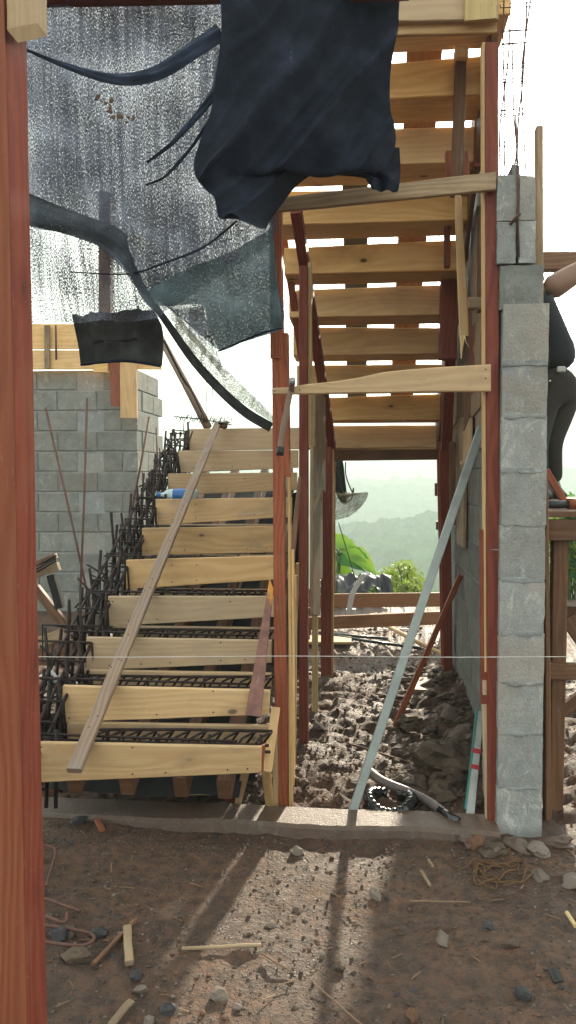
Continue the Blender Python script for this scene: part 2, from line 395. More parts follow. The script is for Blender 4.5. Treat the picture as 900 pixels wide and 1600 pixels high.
def pboard(name, q, Y, t, mat, parent=None, **k):
    """board whose front face corners TL TR BR BL are seen at these pixels on the plane at Y (or per corner)"""
    Ys = Y if isinstance(Y, (list, tuple)) else [Y]*4
    return board4(name, *[P(x, y, yy) for (x, y), yy in zip(q, Ys)], t, mat, parent, **k)
def tube_data(pts, r, seg=6, r2=None):
    pts = [Vector(p) for p in pts]; V, Fc, U = [], [], []; n = len(pts); d = 0
    up = Vector((0.13, 0.21, 0.97))
    for i, p in enumerate(pts):
        t = (pts[min(i+1, n-1)]-pts[max(i-1, 0)]).normalized()
        a = t.cross(up)
        if a.length < 0.05: a = t.cross(Vector((1, 0, 0)))
        a.normalize(); b = t.cross(a)
        rr = r if r2 is None else r+(r2-r)*i/(n-1)
        if i: d += (p-pts[i-1]).length
        for k in range(seg):
            th = 2*math.pi*k/seg; V.append(p+(a*math.cos(th)+b*math.sin(th))*rr); U.append((d, k/seg*6.28*rr))
    for i in range(n-1):
        for k in range(seg):
            a = i*seg+k; b = i*seg+(k+1) % seg; Fc.append((a, a+seg, b+seg, b))
    Fc.append(tuple(range(seg))); Fc.append(tuple((n-1)*seg+k for k in range(seg-1, -1, -1)))
    return V, Fc, U
class MB:
    def __init__(s): s.V, s.F, s.U = [], [], []
    def add(s, V, Fc, U=None):
        o = len(s.V); s.V += [Vector(v) for v in V]; s.F += [tuple(i+o for i in f) for f in Fc]; s.U += list(U) if U else [(v[0], v[1]) for v in V]
        return s
    def tube(s, pts, r, seg=6, r2=None): return s.add(*tube_data(pts, r, seg, r2))
    def sect(s, secs, cham=0.002): return s.add(*sections(secs, cham))
    def build(s, name, mat, parent=None, **k): return mesh(name, s.V, s.F, mat, parent, uvs=s.U, **k)
def tube(name, pts, r, mat, parent=None, seg=8, r2=None, **k): return MB().tube(pts, r, seg, r2).build(name, mat, parent, smooth=True, **k)
def smoothpath(pts, n=8):
    pts = [Vector(p) for p in pts]; out = []
    for i in range(len(pts)-1):
        p0 = pts[max(i-1, 0)]; p1 = pts[i]; p2 = pts[i+1]; p3 = pts[min(i+2, len(pts)-1)]
        for k in range(n):
            t = k/n; out.append(0.5*((2*p1)+(p2-p0)*t+(2*p0-5*p1+4*p2-p3)*t*t+(3*p1-p0-3*p2+p3)*t**3))
    out.append(pts[-1]); return out
def rock_data(c, r, seed, sub=2, flat=0.7, ang=0.35):
    bm = bmesh.new(); bmesh.ops.create_icosphere(bm, subdivisions=sub, radius=1)
    rz = Matrix.Rotation(seed*1.7, 3, 'Z'); sx, sy = 1+0.35*math.sin(seed*3.1), 1+0.3*math.cos(seed*5.3)
    V = []
    for v in bm.verts:
        d = v.co.copy(); k = 1+ang*noise.noise(d*1.3+Vector((seed*7.1, 0, 0)))*1.6+0.12*noise.noise(d*3.7+Vector((0, seed, 0)))
        # planar facets
        for j in range(4):
            nn = Vector((math.sin(seed*2+j*2.1), math.cos(seed*3+j*1.3), math.sin(seed+j*1.9)*0.7)).normalized()
            q = d.dot(nn)*k
            if q > 0.72: k *= 0.72/q
        p = rz @ Vector((d.x*k*sx, d.y*k*sy, d.z*k*flat)); V.append(Vector(c)+p*r)
    Fc = [tuple(v.index for v in f.verts) for f in bm.faces]; bm.free(); return V, Fc

# ---------------------------------------------------------------- ground and far hills
def gh(x, y):
    z = 0.0
    near = 1/(1+((x+0.2)/6)**4)
    z += 0.030*noise.noise((x*1.6, y*1.6, 0.3)) + 0.012*noise.noise((x*5, y*5, 1.3)) + 0.008*noise.noise((x*16, y*16, 4)) + 0.007*noise.noise((x*34, y*34, 9))
    if 2.45 < y < 2.95: z += 0.012*(y-2.45)/0.5     # dirt banked against the kerb
    if y > 3.15: z += 0.034*noise.noise((x*10, y*10, 2)) + 0.022*noise.noise((x*24, y*24, 2))
    # rubble heaped by the corridor wall
    if 3.2 < y < 6.2 and 0.0 < x < 0.75: z += 0.11*max(0, min(1, (x-0.12)/0.4))*max(0, math.sin((y-3.2)/3.0*math.pi))
    if y > 9.2: z -= (y-9.2)*0.42 if y < 120 else (120-9.2)*0.42
    return z
def axis(lo, hi, step, far, grow=1.35):
    a = [lo+i*step for i in range(int(round((hi-lo)/step))+1)]
    s = step; v = a[-1]
    while v < far[1]: s *= grow; v = min(v+s, far[1]); a.append(v)
    s = step; v = lo; b = []
    while v > far[0]: s *= grow; v = max(v-s, far[0]); b.append(v)
    return list(reversed(b))+a
xs = axis(-2.3, 1.7, 0.022, (-1200, 1200)); ys = axis(1.75, 5.6, 0.022, (-400, 1200), 1.25)
gv = [(x, y, gh(x, y)) for y in ys for x in xs]; nx = len(xs)
gf = [(j*nx+i, j*nx+i+1, (j+1)*nx+i+1, (j+1)*nx+i) for j in range(len(ys)-1) for i in range(nx-1)]
g = mesh('ground', gv, gf, 'soil', origin=(0, 0, 0), smooth=True); g['kind'] = 'structure'; g['label'] = 'damp brown dirt ground'

def hills(name, x0, x1, y0, y1, hf, nx_, ny_, amp, sc):
    V = []
    for j in range(ny_):
        for i in range(nx_):
            x = x0+(x1-x0)*i/(nx_-1); y = y0+(y1-y0)*j/(ny_-1)
            # crowns of the forest canopy
            c = noise.noise((x/sc, y/sc, 1.0)); c2 = noise.noise((x/(sc*.4), y/(sc*.4), 3.0))
            V.append((x, y, hf(x, y)+amp*(abs(c)*1.6+c2*0.7)))
    Fc = [(j*nx_+i, j*nx_+i+1, (j+1)*nx_+i+1, (j+1)*nx_+i) for j in range(ny_-1) for i in range(nx_-1)]
    o = mesh(name, V, Fc, 'forest', origin=(0, 0, 0)); o['kind'] = 'structure'; return o
hills('wooded_hill', -120, 160, 70, 240, lambda x, y: -21+0.10*(y-70)+4*noise.noise((x/40, y/40, 0))+0.02*x-max(0, (y-190))*0.5, 300, 180, 1.6, 3.2)
hills('middle_wooded_hill', -260, 330, 240, 460, lambda x, y: -22+0.14*(y-240)+9*noise.noise((x/90, y/90, 2))-max(0, (y-400))*0.5, 260, 110, 3.0, 6.5)
hills('far_wooded_hill', -700, 900, 460, 1150, lambda x, y: -20+0.15*(y-460)+22*noise.noise((x/220, y/220, 0.7)), 260, 130, 6.0, 14.0)

# ---------------------------------------------------------------- kerb strip of concrete
V, U = [], []
kx = [-1.75+i*0.03 for i in range(int(2.28/0.03))]
secs = []
for x in kx:
    e = 0.008*noise.noise((x*3, 0, 0))+0.006*noise.noise((x*17, 3, 0)); f = 0.008*noise.noise((x*6, 9, 0)); h = 0.043+0.006*noise.noise((x*3, 5, 0))
    secs.append([(x, 2.925+e, -0.06), (x, 2.935+e+f, h), (x, 3.10+f, h+0.003), (x, 3.10, -0.06)])
kb = loft('concrete_kerb', secs, 'kerb', cham=0.012, smooth=False)
tag(kb, 'low muddy concrete strip crossing the dirt at the foot of the stairs', 'kerb')

# ---------------------------------------------------------------- blocks
def cbox_data(sx, sy, sz, b=0.006, jit=0.0, seed=0):
    V = []; rnd = random.Random(seed)
    for k, (ix, iy, iz) in enumerate([(x, y, z) for z in (-1, 1) for y in (-1, 1) for x in (-1, 1)]):
        for ax in range(3):
            p = [ix*sx/2, iy*sy/2, iz*sz/2]
            for a in range(3):
                if a != ax: p[a] -= (ix, iy, iz)[a]*b*(1+rnd.uniform(-jit, jit))
            V.append(Vector(p))
    me = bmesh.new(); vs = [me.verts.new(v) for v in V]
    bmesh.ops.convex_hull(me, input=vs); me.verts.ensure_lookup_table(); me.verts.index_update()
    Vv = [v.co.copy() for v in me.verts]; Fc = [tuple(v.index for v in f.verts) for f in me.faces]; me.free(); return Vv, Fc
def rough_block(w, d, h, seed, rough=0.004, step=0.018, round_=0.001):
    """block with a chipped pitted surface"""
    bm = bmesh.new(); bmesh.ops.create_cube(bm, size=1)
    nxx = max(2, int(w/step)); 
    bmesh.ops.subdivide_edges(bm, edges=bm.edges[:], cuts=8, use_grid_fill=True)
    V = []
    for v in bm.verts:
        p = Vector((v.co.x*w, v.co.y*d, v.co.z*h))
        # round corners
        ex = [w/2-abs(p.x), d/2-abs(p.y), h/2-abs(p.z)]
        small = sorted(ex)[1]
        k = max(0, 1-small/round_)*round_*0.35
        nn = Vector((v.co.x, v.co.y, v.co.z)).normalized()
        q = p*1.0 - Vector([math.copysign(k, c) if e < round_ else 0 for c, e in zip(p, ex)])
        q += nn*rough*(noise.noise(p*18+Vector((seed*3.3, 0, 0)))+0.6*noise.noise(p*50+Vector((0, seed*3.3, 0))))
        chip = noise.noise(p*9+Vector((seed, seed*2, 0)))
        if small < 0.012 and chip > 0.2: q -= nn*(chip-0.2)*0.016
        V.append(q)
    Fc = [tuple(v.index for v in f.verts) for f in bm.faces]; bm.free(); return V, Fc

# block column to the right
zb = [0.0, 0.186, 0.392, 0.58, 0.767, 0.966, 1.168, 1.37, 1.566, 1.76, 1.974]
x0c, x1c = P(781, 900, 3.0).x, P(852, 900, 3.0).x
col = thing('block_column', 'grey concrete block column with cracked mortar joints at the right', 'column', (x0c, 3.0, 0))
wc = x1c-x0c; xc = (x0c+x1c)/2
for i in range(len(zb)-1):
    h = zb[i+1]-zb[i]
    V, Fc = rough_block(wc, 0.38, h-0.001, i+1, rough=0.0028)
    dx = 0.001*math.sin(i*2.3)
    mat = 'brown_block' if i in (8, 9) else 'column_block'
    o = mesh('block', [v+Vector((xc+dx, 3.19, zb[i]+h/2)) for v in V], Fc, mat, col, smooth=True)
core, Fc = rough_block(wc-0.004, 0.377, 1.97, 44, 0.004)
mesh('mortar_core', [v+Vector((xc, 3.19, 0.985)) for v in core], Fc, 'mortar', col, smooth=True)
for i in range(1, len(zb)-1):
    V, Fc = rough_block(wc*random.uniform(.9, 1.0), 0.010, random.uniform(.008, .022), 70+i, 0.010)
    mesh('mortar_joint', [v+Vector((xc, 3.001, zb[i])) for v in V], Fc, 'mortar', col, smooth=True)
# upper cast lift of the column with a groove for the bar
for i, (ya, yb, xa, xb, seed, mt) in enumerate([(412, 484, 781, 851, 31, 'block'), (345, 411, 777, 838, 33, 'column_block'), (271, 344, 777, 838, 35, 'column_block')]):
    a = P(xa, yb, 3.0); b = P(xb, ya, 3.0)
    if i == 0: V, Fc = rough_block(b.x-a.x, 0.36, b.z-a.z-0.004, seed, 0.006); mesh('block', [v+Vector(((a.x+b.x)/2, 3.185, (a.z+b.z)/2)) for v in V], Fc, mt, col, smooth=True)
    else:
        gx = P(808, 400, 3.0).x
        for k, (u, w_) in enumerate(((a.x, gx-0.004), (gx+0.006, b.x))):
            V, Fc = rough_block(w_-u, 0.36, b.z-a.z+0.002, seed+k, 0.004, round_=0.001); mesh('block', [v+Vector(((u+w_)/2, 3.185, (a.z+b.z)/2)) for v in V], Fc, mt, col, smooth=True)
gb = P(808, 400, 3.0); V, Fc = rough_block(0.03, 0.30, 0.33, 38, .002); mesh('groove_back', [v+Vector((gb.x, 3.19, 2.32)) for v in V], Fc, 'block', col)
tube('groove_bar', [P(811, 402, 2.998), P(809, 330, 2.995), P(808, 240, 3.0), P(806, 180, 3.03)], 0.0035, 'rust', col)
tube('bar_end', [P(797, 351, 3.0), P(805, 341, 2.985), P(813, 334, 2.97)], 0.005, 'rust', col)

# steel cage rising above the column
cg = thing('column_rebar_cage', 'thin steel bar cage rising above the block column against the sky', 'rebar cage', P(808, 275, 3.15))
bars = [((787, 290), (789, 190), (786, 60), (790, -60), 3.06), ((808, 275), (810, 190), (818, 110), (826, -60), 3.06), ((782, 280), (781, 200), (795, 80), (798, -60), 3.24), ((822, 275), (815, 130), (822, 50), (838, -60), 3.24), ((801, 272), (807, 235), (803, 180), (800, 60), 3.2)]
for *pp, yy in bars: tube('vertical_bar', smoothpath([P(x, y, yy) for x, y in pp], 5), 0.0030, 'rust', cg, seg=6)
def cubic(a, y): return a
for k, yy in enumerate([258, 226, 183, 176, 128, 105, 72, 52, 10, -20]):
    t = 9*math.sin(k*1.7); L = 784-2*math.sin(k); Rr = 808+ (275-yy)*0.075
    pts = [P(L, yy+t*.3, 3.05), P(Rr+3, yy-3+t*.4, 3.05), P(Rr+4, yy-6, 3.25), P(L-1, yy-4, 3.25), P(L, yy+t*.3, 3.05)]
    tube('stirrup', pts, 0.0019, 'rust', cg, seg=5)

# corridor block wall
wx = 0.585
wall = thing('corridor_block_wall', 'grey block wall running back along the right of the passage under the stairs', 'wall', (wx, 3.45, 0))
BL_ = 0.40
bv, bf = cbox_data(0.14, BL_-0.012, 0.188, 0.005, 0.5, 3)
bme = bpy.data.meshes.new('block'); bme.from_pydata(bv, [], bf); bme.materials.append(M['block'])
for r in range(-1, 9):
    off = 0.2*(r % 2)
    for c in range(6):
        y = 3.40+off+c*BL_+0.2
        if y > 5.75: continue
        if y+0.2 > 5.7 and r % 2: continue
        o = bpy.data.objects.new('block', bme); C.objects.link(o); o.parent = wall
        o.location = Vector((wx+0.07+random.uniform(-.0025, .0025), y, 0.0+0.197*r+0.1))-wall.location
V, Fc = cbox_data(0.128, 2.3, 1.76, 0.003); mesh('mortar_core', [v+Vector((wx+0.071, 4.56, 0.68)) for v in V], Fc, 'mortar', wall)

# left block wall (front and side faces)
lwx = P(215, 700, 7.6).x
lw = thing('left_block_wall', 'tall grey block wall at the left behind the stair rebar', 'wall', (lwx, 7.6, 0))
bv2, bf2 = cbox_data(BL_-0.012, 0.14, 0.186, 0.006, 0.5, 5)
m1 = bpy.data.meshes.new('block'); m1.from_pydata(bv2, [], bf2); m1.materials.append(M['block'])
m2 = bpy.data.meshes.new('block'); m2.from_pydata(bv2, [], bf2); m2.materials.append(M['brown_block'])
bv3, bf3 = cbox_data(0.14, 0.19-0.01, 0.186, 0.006, 0.5, 6)
m3 = bpy.data.meshes.new('block'); m3.from_pydata(bv3, [], bf3); m3.materials.append(M['block'])
zt = P(100, 578, 7.6).z; nr = 12
hc = zt/nr
for r in range(nr):
    for c in range(7):
        x = lwx-0.2-c*BL_-0.2*(r % 2)
        if r % 2 and c == 0:
            o = bpy.data.objects.new('block', m3); C.objects.link(o); o.parent = lw; o.location = Vector((lwx-0.072, 7.69, hc*(r+.5)))-lw.location
            o = bpy.data.objects.new('block', m3); C.objects.link(o); o.parent = lw; o.location = Vector((lwx-0.245, 7.672, hc*(r+.5)))-lw.location; o.rotation_euler.z = math.pi/2
            x += 0
        if r % 2: x -= 0.0
        if c == 0 and r % 2: continue
        o = bpy.data.objects.new('block', m1); C.objects.link(o); o.parent = lw
        o.location = Vector((x, 7.67+random.uniform(-.003, .003), hc*(r+.5)))-lw.location
    for c in range(3):  # side return
        y = 7.78+0.2+c*BL_ - (0.2 if r % 2 else 0)
        if y+0.2 > 8.6: continue
        o = bpy.data.objects.new('block', bme); C.objects.link(o); o.parent = lw
        o.location = Vector((lwx-0.07, y+.01, hc*(r+.5)))-lw.location
V, Fc = cbox_data(2.9, 0.115, zt-0.01, 0.003); mesh('mortar_core', [v+Vector((lwx-1.46, 7.67, zt/2)) for v in V], Fc, 'mortar', lw)
V, Fc = cbox_data(0.115, 0.72, zt-0.01, 0.003); mesh('mortar_core', [v+Vector((lwx-0.07, 8.1, zt/2)) for v in V], Fc, 'mortar', lw)

# ---------------------------------------------------------------- lower flight of stair formwork
fx = -1.13
LS = thing('lower_stair_formwork', 'lower flight of pale pine riser boards climbing away at the left', 'stair formwork', (-0.8, 2.72, 0))
RB = [  # TL TR BR BL in the photograph, distance
    ((40, 1160), (408, 1168), (407, 1208), (40, 1224), 2.72),
    ((98, 1072), (422, 1079), (420, 1117), (98, 1129), 2.99),
    ((135, 996), (424, 1001), (424, 1036), (135, 1048), 3.26),
    ((168, 932), (432, 932), (432, 964), (168, 979), 3.53),
    ((197, 875), (440, 868), (440, 905), (197, 921), 3.80),
    ((222, 825), (448, 822), (448, 863), (222, 868), 4.07),
    ((243, 780), (456, 777), (456, 808), (243, 820), 4.34),
    ((263, 740), (464, 738), (464, 766), (263, 774), 4.61),
    ((279, 704), (466, 703), (466, 731), (279, 739), 4.88),
    ((296, 670), (468, 668), (468, 702), (296, 704), 5.15)]
for i, (a, b, c, d, Y) in enumerate(RB):
    pboard('riser_board', (a, b, c, d), Y, 0.024, 'pine', LS, n=14)
# backing boards seen under/behind each riser: the lower inner form of the step
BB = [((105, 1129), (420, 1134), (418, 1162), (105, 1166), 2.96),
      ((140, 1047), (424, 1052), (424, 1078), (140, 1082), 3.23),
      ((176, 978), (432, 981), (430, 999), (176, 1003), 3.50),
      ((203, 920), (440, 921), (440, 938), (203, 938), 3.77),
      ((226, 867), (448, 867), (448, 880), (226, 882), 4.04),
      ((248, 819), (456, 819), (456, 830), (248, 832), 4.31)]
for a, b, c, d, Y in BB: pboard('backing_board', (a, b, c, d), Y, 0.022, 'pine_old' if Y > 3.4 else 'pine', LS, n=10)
# sloping soffit boards under the flight
for k, X in enumerate((-1.06, -0.86, -0.66, -0.50)):
    plank('soffit_joist', (X, 2.80, 0.22), (X, 5.3, 1.36), 0.05, 0.09, 'brown', LS, face=(0, 0, 1))
mb = MB()
for a, b, c, d, Y in RB[:9]:
    for k in range(7):
        s = random.choice([0.0, 0.1, 0.28, 0.45, 0.6, 0.74, 0.88, 0.97]); x = a[0]+(b[0]-a[0])*(0.03+s*0.94); y = (a[1]+8 if random.random() < 0.2 else d[1]+(c[1]-d[1])*s-7)
        p = P(x, y, Y-0.002); mb.tube([p, p+Vector((0, .004, 0))], 0.0032, 6)
mb.build('nail_heads', 'rebar', LS, kind='stuff')

us = thing('occluder_undersheet', 'black sheeting added under and behind the lower flight of steps to keep it dark', 'sheeting', (-0.8, 3.2, 0))  # black fabric glimpsed in the gaps, extended as occluder so the understair stays dark
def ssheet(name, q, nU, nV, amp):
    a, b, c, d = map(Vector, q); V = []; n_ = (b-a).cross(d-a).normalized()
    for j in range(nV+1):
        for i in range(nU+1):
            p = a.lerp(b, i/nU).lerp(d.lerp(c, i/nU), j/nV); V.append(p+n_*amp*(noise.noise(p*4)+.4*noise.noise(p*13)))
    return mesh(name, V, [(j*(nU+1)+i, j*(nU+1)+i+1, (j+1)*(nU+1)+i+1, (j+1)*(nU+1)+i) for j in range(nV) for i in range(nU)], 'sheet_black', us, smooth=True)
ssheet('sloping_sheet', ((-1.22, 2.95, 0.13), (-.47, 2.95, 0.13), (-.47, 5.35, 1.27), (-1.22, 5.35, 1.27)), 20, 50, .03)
ssheet('hanging_sheet', ((-1.62, 5.45, 0.9), (-.42, 5.45, 1.25), (-.42, 5.5, -.03), (-1.62, 5.5, -.03)), 30, 26, .04)  # added to keep the sun off the ground beside the stairs
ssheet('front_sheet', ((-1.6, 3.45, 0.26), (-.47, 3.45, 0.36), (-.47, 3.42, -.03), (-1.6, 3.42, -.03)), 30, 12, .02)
# right end closure of first steps: small yellow upright boards
side = thing('step_end_boards', 'short yellow pine uprights nailed at the right end of the first step', 'boards', G(420, 1268))
pboard('end_board', ((423, 1105), (431, 1106), (418, 1206), (409, 1203)), [3.05, 3.05, 2.80, 2.80], 0.02, 'pine', side, back=(1, .3, 0))
pboard('upright', ((408, 1202), (422, 1202), (428, 1270), (416, 1270)), [2.9, 2.9, 3.12, 3.12], 0.03, 'pine_warm', side)
pboard('upright', ((424, 1145), (433, 1145), (434, 1270), (427, 1270)), 3.14, 0.03, 'pine', side)
pboard('red_cleat', ((402, 1170), (413, 1164), (411, 1207), (402, 1208)), [2.735, 2.78, 2.78, 2.735], 0.025, 'red', side)
# boards in the dark below the first step
ub = pboard('loose_plank', ((238, 1216), (333, 1214), (337, 1243), (240, 1243)), 3.12, 0.02, 'pine_old'); tag(ub, 'pale plank end standing in the dark below the first step', 'plank')
ub = pboard('short_prop', ((376, 1209), (389, 1209), (374, 1268), (364, 1267)), [3.0, 3.0, 3.12, 3.12], 0.03, 'pine'); tag(ub, 'short slanting pine prop below right end of first step', 'prop')
ub = pboard('short_prop', ((344, 1208), (372, 1208), (366, 1262), (350, 1262)), 3.25, 0.04, 'dark_red'); tag(ub, 'dark red block prop beside the slanting pine prop', 'prop')
for q, Y, lab in ((((75, 1222), (92, 1222), (92, 1262), (75, 1262)), 3.2, 'dark post stub under the left end of the first step'), (((130, 1222), (152, 1222), (146, 1258), (122, 1258)), 3.4, 'dark slanting strut under the left part of the first step')):
    tag(pboard('short_prop', q, Y, 0.05, 'brown'), lab, 'prop')

# ---------------------------------------------------------------- stair rebar
RC = thing('stair_rebar_cage', 'dark cage of bars and stirrups running up the left edge of the lower stairs', 'rebar cage', (-1.25, 2.8, 0.3))
sl = lambda y: (y-2.72)*0.50
for X, dz in ((-1.155, -.07), (-1.16, -.20), (-1.27, -.06), (-1.27, -.20), (-1.21, -.065), (-1.22, -.21)):
    pts = [(X+0.006*noise.noise((y*2, X, dz)), y, 0.43+sl(y)+dz+0.008*noise.noise((y*3, X, 5))) for y in [2.55+i*0.15 for i in range(19)]]
    tube('slope_bar', pts, 0.0075, 'rebar', RC, seg=6)
for i in range(26):
    y = 2.62+i*0.105; z = 0.43+sl(y); j = random.uniform(-.01, .01)
    z -= .05; w_ = -1.28 if y > 3.4 else -1.40; pts = [(-1.145, y+j, z), (w_+j, y-j*2, z+.004+j), (w_-.01, y+.02, z-.16), (-1.14, y+.02+j, z-.165-j), (-1.145, y+j, z)]
    tube('stirrup', pts, 0.0058, 'rebar', RC, seg=5)
for i in range(34):
    y = 2.66+i*0.078+random.uniform(-.02, .02); z = 0.43+sl(y); X = random.choice((-1.155, -1.21, -1.27, -1.18)); h = random.choice((-.03, .0, .02, .04, .10, .01))
    tube('upright_bar', [(X, y, z-.2), (X+random.uniform(-.035, .035), y+random.uniform(-.04, .04), z+h)], 0.007, 'rebar', RC, seg=6)
for i in range(46):  # loose ends and ties that cross at odd angles
    y = 2.66+i*.056; z = 0.34+sl(y); X = random.uniform(-1.30, -1.14)
    d = Vector((random.uniform(-.08, .08), random.uniform(-.08, .08), random.uniform(-.12, .12)))
    tube('tie_bar', [Vector((X, y, z))-d, Vector((X+.01, y, z)), Vector((X, y, z))+d], 0.005, 'rebar', RC, seg=5)
for i in range(10):   # step bars standing behind each riser end
    Y = 2.76+0.27*i; zt_ = 0.436+0.136*i
    for k in range(7):
        X = -1.12-0.036*k
        tube('step_bar', [(X, Y+.02, zt_-.30), (X+.01, Y+.01+.012*k, zt_+random.uniform(-.04, .0))], 0.0075, 'rebar', RC, seg=6)
    tube('cross_bar', [(-1.29, Y+.03, zt_-.03), (-0.45, Y+.03, zt_-.035)], 0.005, 'rebar', RC, seg=5)
    tube('cross_bar', [(-1.29, Y+.10, zt_-.075), (-0.45, Y+.10, zt_-.07)], 0.005, 'rebar', RC, seg=5)
# truss mats lying in the first treads: long bars with slanting ties
for i, (xl, xr, yp, Y) in enumerate(((130, 420, 1160, 2.80), (100, 424, 1070, 3.08), (150, 424, 995, 3.36), (205, 440, 930, 3.62), (228, 440, 876, 3.88))):
    a = P(xl, yp, Y); b = P(xr, yp+3, Y); rn = thing('tread_rebar', ['dark bars with bent ties lying along the lowest step', 'dark bars with bent ties lying along the second step', 'dark bars with ties behind the third riser board', 'dark bars with ties behind the fourth riser board', 'dark bars with ties behind the fifth riser board'][i], 'rebar', a, 'reinforcement lying in the treads')
    for (dy, dz) in ((0, -.004), (0.11, 0.012), (0.05, -0.045)):
        tube('long_bar', [a+Vector((0, dy, dz)), a.lerp(b, .5)+Vector((0, dy, dz+random.uniform(-.004, .004))), b+Vector((0, dy, dz))], 0.0062, 'rebar', rn, seg=6)
    n_ = 11
    for k in range(n_):
        s = (k+0.4)/n_; p = a.lerp(b, s)
        tube('tie', [p+Vector((-.03, -.005, -.03)), p+Vector((0.0, .02, .014)), p+Vector((.028, .05, .022)), p+Vector((.035, .115, .008)), p+Vector((.0, .12, -.04))], 0.0048, 'rebar', rn, seg=5)
        if k % 3 == 1: tube('tie_stub', [p+Vector((.01, .0, -.03)), p+Vector((.008, .0, .035))], 0.006, 'rebar', rn, seg=5)
# loose rods leaning against the left wall
for (xa, ya, Ya, xb, yb, Yb, lab, r_) in (
    (142, 952, 6.9, 71, 637, 7.3, 'rusty rod leaning left across the block wall', .011), (125, 940, 6.9, 136, 622, 7.3, 'nearly upright rusty rod in front of the block wall', .011),
    (205, 800, 5.6, 233, 652, 5.9, 'rusty rod leaning before the sunlit wall corner', .008), (246, 770, 5.2, 244, 668, 5.3, 'thin red rod standing at the corner of the block wall', .005),
    (255, 770, 5.2, 249, 700, 5.3, 'short reddish rod beside the top of the stair cage', .005), (176, 905, 4.2, 175, 800, 4.2, 'thin bar end standing above the cage at mid height', .005),
    (192, 880, 4.3, 188, 818, 4.3, 'bar end standing just right of the mid height bar', .005), (322, 662, 5.3, 321, 570, 5.3, 'left one of two thin upright wires above the top step', .0025), (333, 662, 5.3, 331, 597, 5.3, 'right one of two thin upright wires above the top step', .0025),
    (109, 985, 4.6, 108, 935, 4.6, 'short bar end beside the wooden trestle', .008), (287, 705, 5.2, 286, 660, 5.2, 'short thin wire left of the top step', .003)):
    tag(tube('steel_rod', [P(xa, ya, Ya), P((xa+xb)/2+1, (ya+yb)/2, (Ya+Yb)/2), P(xb, yb, Yb)], r_, 'rust'), lab, 'rod')
# knotted bar ties on the landing
mb = MB()
for k in range(16):
    x = 278+k*5.2; y = 652+3*math.sin(k*1.9)+k*.3; p = P(x, y, 5.3); mb.tube([p+Vector((-.015, 0, -.02)), p+Vector((.0, .01, .018)), p+Vector((.02, .0, -.018)), p+Vector((.025, .0, .01))], .003, 5)
mb.tube([P(272, 651, 5.3), P(315, 655, 5.3), P(362, 664, 5.3)], .004, 5)
lb = mb.build('landing_rebar', 'rebar'); tag(lb, 'tangle of tied thin bars just above the top step', 'rebar'); 
mb = MB()
for k in range(26):
    p = P(random.uniform(256, 276), random.uniform(695, 775), 5.3); mb.tube([p, p+Vector((random.uniform(-.06, .06), .02, random.uniform(.02, .10)))], .004, 5)
for k in range(4): mb.tube([P(258+k*5, 790, 5.3), P(259+k*5, 688+k*4, 5.35)], .004, 5)
tag(mb.build('landing_rebar', 'rebar'), 'ragged bundle of bar ends left of the upper riser boards', 'rebar')

# ---------------------------------------------------------------- upper flight
US = thing('upper_stair_formwork', 'underside of the upper flight of pine formwork climbing toward the viewer', 'stair formwork', (0.1, 5.6, 1.5))
XL, XR = -0.43, 0.515
for i in range(10):
    Y = 5.6-0.265*i; zb_ = EYE+0.193+0.175*i
    hgt = 0.154+0.006*math.sin(i*2.1)
    if i == 9: hgt = 0.20
    tilt = 0.016*math.sin(i*1.7)
    xr = XR+(0.03 if i == 9 else 0.012*(i > 6)); xl = XL if i < 8 else -0.30
    board4('riser_board', (xl, Y, zb_+hgt-tilt), (xr, Y, zb_+hgt+tilt*.5), (xr, Y, zb_), (xl, Y, zb_), 0.022, 'pine_warm', US, n=12, wob=.003)
    # soffit board going back from the foot of this riser (its far edge stops short: daylight comes through)
    y1 = Y+0.024; y2 = Y+0.236+0.008*math.cos(i*3.0)
    secs = [[(xl+(xr-xl)*s, y1, zb_-0.001+.002*noise.noise((s*4, i, 0))), (xl+(xr-xl)*s, y1, zb_+0.021), (xl+(xr-xl)*s, y2+0.004*noise.noise((s*3, i, 4)), zb_+0.021-.004), (xl+(xr-xl)*s, y2, zb_-0.006)] for s in [k/9 for k in range(10)]]
    loft('soffit_board', secs, 'pine_warm', US, cham=.002)
    if i in (2, 3, 5, 6, 8): 
        pass
# stringers and carriers lying over the flight
plank('carrier_plank', (0.245, 5.62, EYE+0.44), (0.245, 3.2, EYE+2.03), 0.15, 0.02, 'brown', US, face=(0, .5, 1))
plank('cover_strip', (-0.055, 5.62, EYE+0.47), (-0.055, 3.6, EYE+1.80), 0.13, 0.012, 'rubber', US, face=(0, .5, 1))
# side forms
plank('side_form', (0.50, 5.65, EYE+0.30), (0.50, 3.35, EYE+1.82), 0.30, 0.022, 'brown', US, face=(1, 0, 0))
for y in (3.35, 3.75, 4.2, 4.6): plank('side_cleat', (0.50, y, EYE+0.20+(5.6-y)*0.64), (0.50, y, EYE+.62+(5.6-y)*0.66), 0.07, 0.035, 'dark_red', US, face=(1, 0, 0))
for k in range(6):
    y = 3.62+k*.33; zt_ = EYE+.55+(5.6-y)*.66
    board4('side_plank', (.550, y, zt_), (.550, y+.315, zt_-.2), (.550, y+.315, 1.70-.05*(k % 3)), (.550, y, 1.68), .02, ('brown', 'pine_old', 'brown')[k % 3], US, back=(1, 0, 0))
